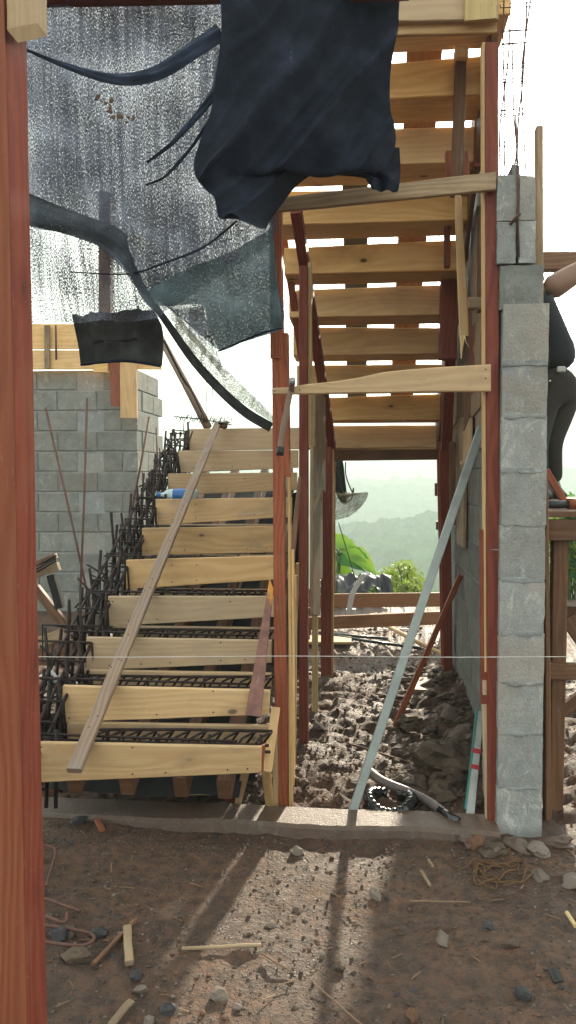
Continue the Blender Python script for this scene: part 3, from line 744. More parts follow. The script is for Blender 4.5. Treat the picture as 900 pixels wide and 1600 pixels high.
# big front fascia boards at the top
board4('fascia_board', P(560, -40, 3.05), P(779, -40, 3.05), P(779, 30, 3.05), P(560, 34, 3.05), 0.022, 'pine', US, n=10)
board4('fascia_board', P(560, 35, 3.08), P(777, 30, 3.08), P(777, 50, 3.08), P(560, 56, 3.08), 0.022, 'pine', US, n=10)
board4('fascia_cover', P(726, -40, 3.03), P(776, -40, 3.03), P(776, 28, 3.03), P(726, 32, 3.03), 0.018, 'pale_edge', US)
# lintel at the far end
pboard('lintel', ((514, 702), (690, 702), (690, 718), (514, 720)), 5.58, 0.09, 'brown', US)
# dark stringer running down the left side of the flight
plank('stringer', P(462, 325, 3.78), P(519, 698, 5.34), 0.075, 0.05, 'dark_red', US, face=(1, 0, 0))
plank('stringer', P(444, 372, 4.3), P(472, 560, 4.75), 0.04, 0.04, 'red', US, face=(1, 0, 0))

# ---------------------------------------------------------------- posts
def post(q, Y, t, mat, label, name='timber_post', cat='post', **k):
    return tag(pboard(name, q, Y, t, mat, **k), label, cat)
# the near post: its sky-lit front is put into a thin orange facing
np_ = thing('near_post', 'large red brown timber post close up along the left edge', 'post', G(-10, 1600))
NY = 1.55
pboard('post_body', ((-75, -60), (6, -60), (50, 1900), (-50, 1900)), NY, 0.103, 'dark_red2', np_, n=16, cham=.005, wob=.004)
pboard('lit_front_facing', ((-75, -60), (5, -60), (48, 1900), (-50, 1900)), NY-.004, 0.0035, 'orange_red', np_, n=16, wob=.001, cham=.001)
tb = thing('top_beam', 'dark red beam crossing the very top with a pale sawn end by the near post', 'beam', P(60, 0, 2.1))
pboard('beam', ((-60, -40), (640, -52), (640, -12), (-60, 2)), 2.67, 0.05, 'dark_red', tb)
pboard('beam_end', ((10, -70), (59, -70), (59, 36), (10, 45)), [1.52, 1.62, 1.62, 1.52], 0.05, 'pine', tb, back=(0, 1, .0))
# middle front post
mp_ = thing('front_middle_post', 'red brown post at the front between stairs and passage, hammer hanging beside it', 'post', P(438, 1272, 3.19))
pboard('post', ((423, 320), (439, 320), (450, 1272), (430, 1272)), 3.17, 0.07, 'red', mp_, n=14)
pboard('packing_strip', ((439, 520), (450, 520), (453, 745), (441, 745)), 3.175, 0.05, 'red', mp_)
pboard('lit_side_strip', ((449, 720), (453, 720), (457, 1270), (451, 1271)), 3.18, 0.05, 'pine_warm', mp_)  # lit side face of the post, put into a strip of paler wood
pboard('packing_strip', ((421, 300), (437, 300), (438, 560), (422, 560)), 3.16, 0.012, 'red', mp_)
q = lambda x0, y0, x1, y1, dx=0: ((x0, y0), (x1, y0), (x1+dx, y1), (x0+dx, y1))
post(q(467, 415, 481, 1172), 3.93, 0.07, 'dark_red', 'second red post back on the left side of the passage')
post(q(481, 410, 487, 695), 3.95, 0.05, 'pale_edge', 'pale strip along the second passage post', 'wood_strip', 'strip')
post(q(458, 900, 464, 1215, -3), 3.62, 0.05, 'pine', 'thin pale upright just behind the front middle post', 'thin_upright', 'upright')
post(q(452, 860, 459, 1240, 1), 3.42, 0.04, 'pine_warm', 'thin upright touching the front middle post', 'thin_upright', 'upright')
post(q(488, 740, 497, 1122, -1), 4.48, 0.05, 'pale_edge', 'pale splintered upright behind the second passage post', 'thin_upright', 'upright')
post(q(502, 690, 518, 1062, -1), 5.28, 0.09, 'dark_red', 'far left post of the passage under the lintel')
post(q(518, 700, 522, 1058, -1), 5.30, 0.05, 'pine_warm', 'sunlit pale edge strip on far left passage post', 'wood_strip', 'strip')
post(q(522, 690, 524, 925), 5.75, 0.04, 'red', 'thin red upright just beyond the far left passage post', 'thin_upright', 'upright')
# left side planks of the passage
ls = thing('passage_side_planks', 'worn vertical planks closing the left side of the passage behind posts', 'planks', (-0.30, 4.0, 0.9))
for k, (xa, ya, xb, yb, Y, mt) in enumerate(((487, 600, 496, 770, 4.2, 'pine_old'), (495, 610, 502, 758, 4.6, 'pine_old'), (490, 640, 498, 900, 4.42, 'pine_old'), (484, 695, 490, 960, 4.1, 'pine_old'))):
    A, B = P(xa, ya, Y), P(xa, yb, Y); board4('plank', (A.x, Y, A.z), (A.x+.02, Y+.25, A.z-.02*k), (A.x+.02, Y+.25, B.z-.05), (A.x, Y, B.z), 0.02, mt, ls, back=(1, 0, 0))
tag(pboard('leaning_plank', ((466, 745), (472, 745), (458, 905), (447, 905)), [3.7, 3.7, 3.45, 3.45], 0.02, 'brown'), 'dark plank slanting between the front middle post and the second post', 'plank')
tag(pboard('leaning_plank', ((462, 790), (466, 790), (456, 905), (452, 905)), [3.9, 3.9, 3.9, 3.9], 0.02, 'grey_wood'), 'thin grey slat leaning behind the front middle post', 'slat')
tag(pboard('leaning_plank', ((462, 880), (469, 880), (463, 1000), (452, 1000)), [4.2, 4.2, 4.2, 4.2], 0.02, 'pine'), 'pale slat leaning behind the front middle post at knee height', 'slat')
# right front post
rp = thing('right_front_post', 'tall dark red timber post standing against the block column', 'post', P(768, 1282, 3.04))
pboard('post', ((759, 66), (779, 66), (782, 1283), (762, 1283)), 3.035, 0.065, 'dark_red', rp, n=18)
pboard('pale_edge', ((753, 66), (758, 66), (761, 1050), (757, 1050)), 3.045, 0.05, 'pine_warm', rp, n=10)
pboard('lower_packing', ((750, 828), (762, 828), (762, 1100), (752, 1100)), 3.05, 0.03, 'dark_red', rp)
pboard('splint', ((752, 1050), (762, 1050), (763, 1280), (759, 1280)), 3.05, 0.03, 'pine', rp)
tube('nail', [P(766, 859, 3.04), P(779, 859, 2.995)], 0.0018, 'galv', rp, seg=5)
# posts on the right of the passage
post(((713, 87), (729, 87), (725, 300), (706, 300)), [3.42, 3.42, 3.42, 3.42], 0.07, 'brown', 'dark upright under the top of the upper flight')
post(q(712, 68, 732, 88), 3.38, 0.09, 'pine_warm', 'pale sawn block on top of the dark upright', 'sawn_block', 'block')
post(q(697, 235, 706, 300), 3.60, 0.05, 'red', 'short red piece left of the dark upright', 'short_upright', 'upright')
post(q(722, 235, 733, 300), 3.50, 0.05, 'red', 'short red piece right of the dark upright', 'short_upright', 'upright')
post(q(690, 425, 717, 560, -3), 4.45, 0.09, 'dark_red', 'dark red prop with bright sawn top in the middle of the passage right side')
post(q(689, 412, 719, 426), 4.43, 0.10, 'red', 'bright sawn end capping the dark prop', 'sawn_block', 'block')
post(((696, 560), (712, 560), (706, 705), (690, 705)), [4.6, 4.6, 5.0, 5.0], 0.08, 'dark_red', 'leaning dark prop below the capped prop', 'prop', 'prop')
post(q(695, 300, 704, 415), 4.1, 0.06, 'dark_red', 'dark upright between the cross board and the capped prop', 'short_upright', 'upright')
post(((686, 690), (703, 690), (708, 1068), (694, 1068)), 5.16, 0.09, 'dark_red', 'far right post of the passage')
post(q(683, 716, 686, 1040, 7), 5.2, 0.04, 'red', 'thin red edge left of the far right passage post', 'wood_strip', 'strip')
post(q(703, 690, 712, 820, 0), 4.9, 0.03, 'brown', 'dark flat strip right of far right passage post', 'wood_strip', 'strip')
for k, (x, y0, y1) in enumerate(((684, 755, 775), (686, 815, 828))):
    post(q(x-4, y0, x+3, y1), 5.3, 0.05, 'brown', ['upper small block nailed on the far right post', 'lower small block nailed on the far right post'][k], 'small_block', 'block')
# planks against the corridor wall
for k, (xa, xb, y0, y1, X, mt, lab) in enumerate(((708, 716, 560, 790, .56, 'pine_old', 'leftmost vertical plank high on the corridor wall'), (716, 724, 560, 850, .56, 'pine_old', 'second vertical plank high on the corridor wall'), (724, 733, 610, 725, .555, 'pine', 'third pale vertical plank on the corridor wall'), (734, 741, 515, 645, .55, 'dark_red', 'dark red batten hanging on the corridor wall planks'), (744, 752, 510, 700, .56, 'grey_wood', 'grey vertical batten beside the right front post'), (736, 744, 345, 470, .53, 'grey_wood', 'grey batten high beside the right front post'), (746, 751, 340, 480, .53, 'brown', 'brown batten high beside the right front post'))):
    a = PX(xa, y0, X); b = PX(xb, y0, X); c = PX(xb, y1, X); d = PX(xa, y1, X)
    d.z = c.z = min(c.z, d.z); a.z = b.z = max(a.z, b.z); a.y = d.y = max(a.y, d.y); b.y = c.y = min(b.y, c.y)
    tag(board4('wall_plank', a, b, c, d, 0.018, mt, back=(1, 0, 0)), lab, 'plank')
tag(pboard('short_crosspiece', q(732, 464, 752, 481), 3.35, 0.03, 'pine'), 'short pale crosspiece beside the right front post', 'crosspiece')
tag(pboard('short_crosspiece', q(720, 720, 736, 726), 3.9, 0.03, 'pine'), 'tiny pale ledge under the third wall plank', 'crosspiece')
# splintered light plank hanging down
sp = thing('splintered_plank', 'pale splintered plank hanging down from the upper flight', 'plank', P(720, 310, 3.3))
secs = [[P(x0, y, 3.3-.02*i), P(x1, y, 3.3-.02*i), P(x1, y, 3.3-.02*i)+Vector((0, .018, 0)), P(x0, y, 3.3-.02*i)+Vector((0, .018, 0))] for i, (x0, x1, y) in enumerate(((711, 721, 305), (712, 724, 360), (714, 728, 420), (717, 732, 490), (718, 733, 525)))]
loft('plank', secs, 'pine', sp)
secs = [[P(x0, y, 3.22), P(x1, y, 3.22), P(x1, y, 3.22)+Vector((0, .01, 0)), P(x0, y, 3.22)+Vector((0, .01, 0))] for x0, x1, y in ((718, 727, 524), (719, 725, 535), (719.5, 722.5, 548), (720.5, 721.5, 560))]
loft('splinter', secs, 'pale_edge', sp, cham=.0008)
tube('splinter', [P(726, 524, 3.22), P(728, 534, 3.21), P(733, 543, 3.2)], .0022, 'pale_edge', sp, r2=.0006)
# cross boards at the front
cb = thing('upper_cross_board', 'stained board nailed across the posts below the black cloth', 'board', P(440, 310, 3.02))
pboard('board', ((434, 308), (775, 268), (775, 296), (434, 330)), 3.0, 0.024, 'pine_old', cb, n=16)
for x, y in ((759, 277), (764, 289), (447, 315)): p = P(x, y, 2.998); tube('nail', [p, p+Vector((0, .004, 0))], .003, 'alu', cb, seg=6)
cb = thing('lower_cross_board', 'pale tapered board nailed across the passage at head height', 'board', P(430, 610, 3.02))
secs = [[P(x, yb, 3.0), P(x, yt, 3.0), P(x, yt, 3.0)+Vector((0, .022, 0)), P(x, yb, 3.0)+Vector((0, .022, 0))] for x, yt, yb in ((425, 606, 616), (450, 605, 616), (480, 600, 616), (520, 596, 615), (560, 590, 614), (600, 581, 614), (640, 577, 613), (690, 573, 612), (730, 571, 612), (767, 569, 612))]
loft('board', secs, 'pine', cb)
for x, y in ((759, 577), (759, 591), (429, 611), (468, 609)): p = P(x, y, 2.998); tube('nail', [p, p+Vector((0, .004, 0))], .003, 'rust', cb, seg=6)
# hammer
hm = thing('claw_hammer', 'hammer with wooden handle hanging by its head from the cross board', 'hammer', P(456, 600, 2.97))
tube('handle', smoothpath([P(455, 606, 2.97), P(448, 640, 2.965), P(443, 668, 2.962), P(438, 702, 2.96)], 4), .0105, 'grey_wood', hm, seg=10, r2=.0125)
tube('grip_end', [P(438.5, 698, 2.96), P(437, 712, 2.96)], .0140, 'rubber', hm, seg=10)
tube('head', [P(457, 594, 2.93), P(456.5, 600, 2.98)], .012, 'hammer_steel', hm, seg=10)
tube('cheek', [P(457, 593, 2.975), P(455, 612, 2.965)], .0105, 'rust', hm, seg=8)
tube('claw', [P(457, 598, 2.98), P(458, 602, 3.02), P(458, 610, 3.04)], .008, 'hammer_steel', hm, seg=6, r2=.002)

# ---------------------------------------------------------------- leaning things
dp = thing('diagonal_plank', 'long nail pocked batten lying diagonally up the riser boards', 'plank', P(114, 1200, 2.68))
A, B = P(115, 1201, 2.58), P(340, 660, 5.08)
secs = []
for i in range(15):
    s = i/14; c = A.lerp(B, s)
    w = (0.052+(0.044-0.052)*s)
    dirn = (B-A).normalized(); sdv = dirn.cross(Vector((0, -1, 0.5)).normalized()).normalized()
    nfv = sdv.cross(dirn).normalized()
    secs.append([c-sdv*w/2, c+sdv*w/2, c+sdv*w/2+nfv*.022, c-sdv*w/2+nfv*.022] if nfv.y > 0 else [c-sdv*w/2, c+sdv*w/2, c+sdv*w/2-nfv*.022, c-sdv*w/2-nfv*.022])
loft('batten', secs, 'grey_wood', dp)
mb = MB()
for k in range(26):
    s = random.random(); c = A.lerp(B, s)+sdv*random.uniform(-.017, .017)-Vector((0, .0015, 0)); mb.tube([c, c+Vector((0, .003, 0))], .0028, 5)
mb.build('nail_holes', 'rebar', dp, kind='stuff')
o = pboard('steel_plate', ((421, 905), (427, 920), (408, 1120), (383, 1117)), [3.14, 3.14, 2.93, 2.93], 0.008, 'plate', n=12)
tag(o, 'narrow rusty plate with orange paint on top leaning at the right end of the steps', 'plate')
o = plank('square_tube', P(549, 1272, 3.09), P(752, 668, 3.42), 0.034, 0.022, 'galv', face=(0, -1, 0), cham=.002, wob=0); tag(o, 'long grey metal bar leaning across the passage opening', 'bar')
o = plank('brown_stick', P(616, 1138, 4.25), P(719, 900, 4.86), 0.030, 0.03, 'red', face=(0, -1, 0)); tag(o, 'thin brown stick leaning on the corridor wall', 'stick')
lv = thing('spirit_level', 'pale straightedge with red tape and teal edge leaning by the right post', 'level', P(733, 1285, 3.10))
A, B = P(733, 1287, 3.10), P(750, 1108, 3.30)
plank('body', A, A.lerp(B, .98), 0.032, 0.018, 'alu', lv, wob=0, cham=.0015)
plank('teal_edge', A.lerp(B, .12)+Vector((-.020, -.002, 0)), B+Vector((-.012, -.002, 0)), 0.008, 0.02, 'teal', lv, wob=0, cham=.001)
for s0, s1 in ((.46, .50), (.60, .64)): plank('red_tape', A.lerp(B, s0), A.lerp(B, s1), 0.036, 0.022, 'red_tape', lv, wob=0, cham=.001)
# string line
o = tube('string_line', [P(40, 1026, 2.86)]+[P(40+84*k, 1026+.9*math.sin(k*.31*math.pi), 2.86) for k in range(1, 10)]+[P(884, 1026, 2.86)], 0.0013, 'string', seg=5); tag(o, 'taut white mason string stretched level across the stairs and column', 'string')

# ---------------------------------------------------------------- things lying about
hp = thing('muddy_pipe', 'bent grey pipe with a black end lying in the rubble', 'pipe', G(650, 1245))
pts = smoothpath([G(578, 1206, .05), G(600, 1222, .055), G(640, 1238, .05), G(668, 1251, .05), G(690, 1266, .05)], 6)
tube('pipe', pts, .020, 'hose', hp, seg=12, r2=.018); tube('black_end', [G(688, 1265, .05), G(702, 1276, .045), G(716, 1284, .04)], .0185, 'black_pl', hp, seg=12)
ct = thing('coiled_black_tube', 'short coiled black corrugated tube glinting in the rubble', 'tube', G(605, 1250))
pts = []
for k in range(60):
    th = -0.4+k/59*5.6; c = G(610, 1252, .04); pts.append(c+Vector((.085*math.cos(th+2.2), .10*math.sin(th+2.2), .012*math.sin(th*2))))
mbt = MB(); V, Fc, U = tube_data(pts, .024, 12)
for i in range(len(pts)):
    k = 1+0.13*math.sin(i*2.2)
    for j in range(12): V[i*12+j] = pts[i]+(V[i*12+j]-pts[i])*k
mbt.add(V, Fc, U).build('tube', 'black_pl', ct, smooth=True)
bt = thing('plastic_bottle', 'small plastic water bottle with blue label lying on a step', 'bottle', P(262, 775, 4.42))
def lathe_x(name, prof, c, mat, parent, seg=14, ax=Vector((1, 0.06, 0)), **k):
    V, Fc, U = tube_data([c+ax.normalized()*x for x, r in prof], 1.0, seg)
    for i, (x, r) in enumerate(prof):
        cc = c+ax.normalized()*x
        for j in range(seg): V[i*seg+j] = cc+(V[i*seg+j]-cc)*r
    return mesh(name, V, Fc, mat, parent, smooth=True)
bc = P(250, 773, 4.42)
lathe_x('shell', [(0, .010), (.0, .012), (.02, .013), (.04, .030), (.07, .033), (.10, .031), (.19, .033), (.21, .030), (.215, .012)], bc, 'bottle', bt)
lathe_x('label', [(.075, .0335), (.08, .0345), (.15, .0345), (.155, .0335)], bc, 'blue_label', bt)
lathe_x('cap', [(-.014, .013), (-.013, .0155), (.004, .0155), (.005, .013)], bc, 'blue_label', bt)
gl = thing('bag_on_plank', 'crumpled brown and grey scrap lying where the batten meets the top step', 'scrap', P(348, 668, 5.1))
for k, (x, y, r, mt) in enumerate(((343, 662, .030, 'tarp'), (352, 661, .035, 'hose'), (350, 667, .028, 'twine'))):
    V, Fc = rock_data(P(x, y, 5.08), r, k+3, flat=.55, ang=.7); mesh(['scrap', 'scrap', 'cord'][k], V, Fc, mt, gl, smooth=True)
# board pieces and sticks in the foreground
def gplank(px0, py0, px1, py1, w, t, mat, label, name='wood_offcut', cat='offcut', z=.014):
    a, b = G(px0, py0, z), G(px1, py1, z); a.z = gh(a.x, a.y)+z; b.z = gh(b.x, b.y)+z
    return tag(plank(name, a, b, w, t, mat, face=(0, 0, 1), n=5), label, cat)
gplank(199, 1452, 202, 1512, .024, .014, 'pine_old', 'short pale wood offcut lying pointing at the viewer in the dirt')
gplank(213, 1436, 145, 1512, .012, .010, 'brown', 'dark stick lying under the pale offcut', 'stick', 'stick')
gplank(284, 1483, 408, 1477, .010, .010, 'pine_old', 'straight thin pale stick lying crosswise at the edge of the sunlit patch', 'stick', 'stick')
gplank(172, 1600, 205, 1565, .020, .010, 'pine_old', 'pale wood splinter at the bottom near the post', 'splinter', 'splinter')
gplank(152, 1288, 160, 1303, .024, .010, 'orange_red', 'small orange brick coloured chip at the foot of the kerb', 'chip', 'chip')
gplank(658, 1357, 672, 1380, .010, .008, 'pine_old', 'lower one of two small yellow wood chips below the kerb', 'chip', 'chip', .018)
gplank(670, 1342, 676, 1352, .010, .008, 'pine_old', 'upper one of two small yellow wood chips below the kerb', 'chip', 'chip', .018)
gplank(886, 1430, 900, 1450, .012, .010, 'pale_edge', 'bright white stick at the right edge of the picture', 'stick', 'stick')
gplank(640, 1404, 735, 1412, .006, .006, 'twig', 'thin bent twig right of the sunlit patch', 'twig', 'twig')
gplank(490, 1530, 570, 1600, .005, .005, 'twig', 'thin twig lying across the shadow in the sunlit patch', 'twig', 'twig')
gplank(410, 1493, 460, 1514, .006, .006, 'twig', 'crooked twig continuing from the thin pale stick', 'twig', 'twig')
gplank(545, 1158, 640, 1188, .010, .010, 'brown', 'brown stick lying in the rubble of the passage', 'stick', 'stick')
gplank(860, 1535, 876, 1535, .055, .010, 'rubber', 'flat dark slab half buried at the lower right', 'slab', 'slab', .003)
a = G(681, 1069, .02); 
tag(board4('flat_board', G(655, 1058, .10), G(705, 1058, .10), G(716, 1079, .10), G(645, 1077, .10), .02, 'pine_old', back=(0, 0, -1)), 'flat board shining on the rubble at the foot of the far right post', 'board')
tag(board4('flat_board', G(470, 992, .05), G(549, 993, .05), G(549, 1003, .05), G(470, 1003, .05), .02, 'pine', back=(0, 0, -1)), 'pale board lying flat just beyond the far left passage post', 'board')
# twine tangle
pts = []
for k in range(90):
    t = k/89; c = G(790+45*math.cos(t*17+.5*math.sin(t*9))*(1-.3*t)-20*t, 1362+15*math.sin(t*17)+6*math.sin(t*31), .016); c.z = gh(c.x, c.y)+.012+.006*math.sin(k*1.3); pts.append(c)
lead = []
for x, y in ((702, 1337), (712, 1350), (728, 1352), (742, 1342), (765, 1350), (790, 1352), (812, 1345)):
    c = G(x, y, .016); c.z = gh(c.x, c.y)+.012; lead.append(c)
tw = thing('tangled_twine', 'tangled tan twine lying in front of the block column', 'twine', G(790, 1362))
tube('twine', smoothpath(pts, 3), .0030, 'twine', tw, seg=6); tube('loose_end', smoothpath(lead, 5), .0026, 'twine', tw, seg=6)
l2 = [G(x, y, .014) for x, y in ((743, 1345), (740, 1365), (750, 1380), (775, 1390), (772, 1370))]
for c in l2: c.z = gh(c.x, c.y)+.012
tube('loose_end', smoothpath(l2, 5), .0026, 'twine', tw, seg=6)
# steel stirrups on the ground at the left
for k, (pts, lab) in enumerate(((((60, 1404), (75, 1408), (120, 1422), (124, 1424)), 'top rusty rod end lying beside the near post'),
                               (((72, 1440), (100, 1448), (105, 1430), (104, 1428)), 'small bent stirrup lying beside the near post'),
                               (((60, 1452), (142, 1458), (130, 1484), (60, 1478)), 'large bent rusty stirrup lying over the stones by the near post'),
                               (((66, 1330), (84, 1332), (86, 1345), (72, 1385)), 'bent reddish steel strip half hidden behind the near post'))):
    pp = []
    for x, y in pts: c = G(x, y, .03); c.z = gh(c.x, c.y)+.03; pp.append(c)
    tag(tube('bent_stirrup', smoothpath(pp, 5), .0052, 'rust', seg=7), lab, 'stirrup')

# stones one can pick out
for k, (x, y, r, mt, lab) in enumerate(((463, 1329, .026, 'stone_pale', 'pale rounded stone standing alone just below the kerb'), (343, 1551, .022, 'stone_pale', 'squarish grey stone left of the sunlit patch'), (522, 1393, .018, 'stone', 'small stone casting a shadow at the top of the sunlit patch'), (530, 1507, .022, 'stone', 'flat stone in the shadow line across the sunlit patch'),
    (692, 1466, .028, 'stone_pale', 'brownish flat stone right of the sunlit patch'), (762, 1447, .022, 'stone_blue', 'dark stone on the shaded dirt at the right'), (845, 1369, .030, 'stone_pale', 'oval pinkish stone beside the tangled twine'), (900, 1376, .034, 'stone_pale', 'pale stone cut by the right edge of the picture'),
    (796, 1481, .024, 'stone', 'brown stone lying low at the right'), (815, 1555, .026, 'stone_blue', 'dark lump at the lower right'), (118, 1500, .036, 'stone', 'large stone under the bent stirrup'), (92, 1465, .035, 'stone_blue', 'bluish stone inside the bent stirrup'), (108, 1461, .028, 'stone', 'grey stone right of the bluish stone'),
    (155, 1457, .026, 'stone_blue', 'dark stone right of the bent stirrup'), (120, 1290, .030, 'stone_blue', 'dark angular stone left at the foot of the kerb'), (218, 1549, .020, 'stone_pale', 'light greenish stone at the lower left'), (213, 1532, .020, 'stone_blue', 'dark stone just above the light greenish stone'), (262, 1575, .024, 'stone_blue', 'dark stone at the bottom left of the sunlit patch'), (233, 1592, .022, 'stone_pale', 'grey stone at the bottom edge left'), (465, 1418, .014, 'stone', 'small brown pebble in the left half of the sunlit patch'), (423, 1441, .018, 'stone_pale', 'flat bright pebble near the left border of the sunlit patch'), (588, 1395, .026, 'stone_pale', 'flat bright stone near top right of the sunlit patch'), (371, 1572, .012, 'stone_pale', 'small tan cube stone beside the squarish grey stone'), (645, 1583, .024, 'clod', 'reddish clod at the bottom right of the sunlit patch'))):
    c = G(x, y, r*.4); c.z = gh(c.x, c.y)+r*.32
    V, Fc = rock_data(c, r, k*1.37+1, 2 if r < .03 else 3, flat=.6); tag(mesh('stone', V, Fc, mt), lab, 'stone')
# big rubble chunks in the passage
for k, (x, y, r, lab) in enumerate(((690, 1182, .13, 'biggest rough rock in the passage rubble'), (655, 1205, .045, 'yellowish rock left of the biggest rubble rock'), (712, 1200, .06, 'rock between the biggest rubble rock and the wall'), (650, 1150, .05, 'rock behind and left of the biggest rubble rock'), (700, 1120, .06, 'dark rock under the flat shining board'), (690, 1215, .055, 'rock in front of the biggest rubble rock'), (722, 1145, .06, 'dark rock close to the foot of the wall'),
    (640, 1225, .05, 'flat yellowish rock beside the bent pipe'), (745, 1297, .045, 'grey rock at the foot of the right front post'), (470, 1215, .045, 'dark rock beside the front middle post'), (497, 1130, .04, 'rock at the foot of the pale splintered upright'), (620, 1105, .035, 'small rock beside the brown stick'), (672, 1140, .045, 'lumpy rock midway along the rubble'), (590, 1268, .03, 'pale rock under the coiled tube'), (770, 1302, .04, 'muddy rock wedged before the block column'), (842, 1305, .035, 'pale rock right of the block column'))):
    z = .03+.05*(x > 640); c = G(x, y, z); c.z = gh(c.x, c.y)+r*.35
    V, Fc = rock_data(c, r, k*2.11+5, 3, flat=.62, ang=.5); tag(mesh('rock', V, Fc, random.choice(['stone', 'stone', 'stone_pale', 'clod']) if k else 'stone'), lab, 'rock')
# gravel, chips: uncountable
def scatter(name, n, region, rr, mat, seed, sub=1, emb=.12, kind='stone'):
    rnd = random.Random(seed); mb = MB()
    protos = [rock_data((0, 0, 0), 1, s*1.3+seed, sub, flat=.55, ang=.5) for s in range(9)]
    i = 0
    while i < n:
        x, y = region(rnd)
        if x is None: continue
        i += 1
        r = rr[0]*((rr[1]/rr[0])**(rnd.random()**2.2)); V, Fc = rnd.choice(protos); a = rnd.random()*6.28; ca, sa = math.cos(a), math.sin(a); z = gh(x, y)+r*emb
        sq = rnd.uniform(.7, 1.3)
        mb.add([(x+r*(v.x*ca*sq-v.y*sa), y+r*(v.x*sa*sq+v.y*ca), z+r*v.z) for v in V], Fc)
    return mb.build(name, mat, kind='stuff', origin=(0, 0, 0))
def reg_front(rnd):
    x, y = rnd.uniform(-1.4, 1.2), rnd.uniform(1.7, 2.92)
    d = noise.noise((x*2.2, y*2.2, 7))+.25*noise.noise((x*7, y*7, 1))+(0.35 if y > 2.72 else 0)+(.25 if x < -.75 else 0)
    return (x, y) if rnd.random() < .25+.9*max(0, d) else (None, None)
def reg_back(rnd):
    x, y = rnd.uniform(-.6, .62), 3.12+rnd.random()**1.2*4.6
    return (x, y)
def reg_wall(rnd):
    return rnd.uniform(.12, .58), rnd.uniform(3.2, 5.6)
def reg_left(rnd): return rnd.uniform(-2.2, -.4), rnd.uniform(3.12, 5.5)
def reg_right(rnd): return rnd.uniform(.68, 2.4), rnd.uniform(3.0, 6.0)
G1 = [scatter('gravel', 4200, reg_front, (.002, .0095), 'stone', 1), scatter('pale_gravel', 2000, reg_front, (.002, .007), 'stone_pale', 2), scatter('blue_gravel', 130, reg_front, (.005, .015), 'stone_blue', 3),
      scatter('soil_clods', 900, reg_front, (.003, .010), 'clod', 4), scatter('passage_rubble', 2200, reg_back, (.004, .016), 'clod', 5), scatter('passage_clods', 2200, reg_back, (.004, .016), 'clod', 6),
      scatter('passage_pale_rubble', 450, reg_back, (.006, .026), 'stone_pale', 7), scatter('wall_rubble', 200, reg_wall, (.02, .06), 'stone', 8, 2), scatter('left_rubble', 700, reg_left, (.008, .035), 'stone', 9), scatter('right_rubble', 700, reg_right, (.008, .035), 'clod', 10)]
for o, l_ in zip(G1, ('dark gravel strewn over the foreground dirt', 'pale grit strewn over the foreground dirt', 'bluish gravel strewn over the foreground dirt', 'reddish crumbs of soil over the foreground dirt', 'broken stones on the passage floor', 'reddish crumbs of soil on the passage floor', 'pale broken stones on the passage floor', 'heaped rubble along the foot of the passage wall', 'rubble under and beside the stairs', 'rubble right of the block column')): tag(o, l_, 'rubble')
# wood shavings
rnd = random.Random(5); mb = MB()
for k in range(190):
    x, y = (rnd.uniform(-1.1, 1.1), rnd.uniform(1.8, 2.9)) if k % 2 else (rnd.uniform(-.5, .55), rnd.uniform(3.15, 5.5))
    a = rnd.random()*6.28; L = rnd.uniform(.006, .028); z = gh(x, y)+.007; d = Vector((math.cos(a), math.sin(a), rnd.uniform(-.2, .3)))*L; p = Vector((x, y, z)); w_ = Vector((-math.sin(a), math.cos(a), 0))*rnd.uniform(.001, .003)
    mb.sect([[p-d-w_, p-d+w_, p-d+w_+Vector((0, 0, .0015)), p-d-w_+Vector((0, 0, .0015))], [p+d-w_, p+d+w_, p+d+w_+Vector((0, 0, .0015)), p+d-w_+Vector((0, 0, .0015))]], .0004)
tag(mb.build('wood_shavings', 'chip', kind='stuff', origin=(0, 0, 0)), 'pale wood shavings scattered over the dirt', 'shavings')
# lumps at the end of the kerb
for k, (x, y, r, lab) in enumerate(((735, 1316, .05, 'muddy concrete lump ending the kerb'), (770, 1328, .045, 'muddy lump at the foot of the block column'), (812, 1322, .045, 'broken lump right under the block column'), (872, 1318, .05, 'muddy lump right of the block column foot'))):
    c = G(x, y, .02); V, Fc = rock_data(c, r, k*3.3+2, 3, flat=.5, ang=.6); tag(mesh('concrete_lump', V, Fc, 'kerb', smooth=True), lab, 'lump')

# ---------------------------------------------------------------- far end of the passage
def rail(qd, Y, t, mat, lab): tag(pboard('rail_board', qd, Y, t, mat, n=10), lab, 'rail')
rail(((455, 929), (700, 926), (700, 948), (455, 950)), 6.7, .03, 'rail', 'upper reddish rail board across the far end of the passage')
rail(((455, 966), (700, 955), (700, 975), (455, 986)), 6.25, .03, 'rail', 'slanting lower rail board across the far end of the passage')
rail(((470, 982), (720, 984), (720, 1008), (470, 1003)), 7.05, .05, 'brown', 'ground board with muddy face beyond the rails')
for x, y0, y1, Y in ((478, 920, 1000, 6.75), (688, 920, 1005, 6.75), (476, 950, 1020, 6.3), (696, 880, 1020, 6.3)):
    tag(pboard('stake', q(x, y0, x+8, y1), Y, .04, 'brown'), {478: 'stake holding the left end of the upper rail board', 688: 'stake holding the right end of the upper rail board', 476: 'stake holding the left end of the lower rail board', 696: 'stake holding the right end of the lower rail board'}[x], 'stake')
def gtube(p0, p1, r, mat, lab, name='thin_pipe', cat='pipe'): tag(tube(name, [p0, p0.lerp(p1, .5)+Vector((0, 0, -.004)), p1], r, mat), lab, cat)
gtube(G(500, 990, .05), G(658, 1013, .04), .012, 'black_pl', 'nearer black pipe lying across the passage floor')
gtube(G(498, 988, .06), G(606, 998, .05), .012, 'black_pl', 'farther black pipe lying across the passage floor')
gtube(G(594, 972, .10), G(690, 1022, .03), .018, 'pine', 'pale pole lying aslant on the passage floor', 'pole', 'pole')
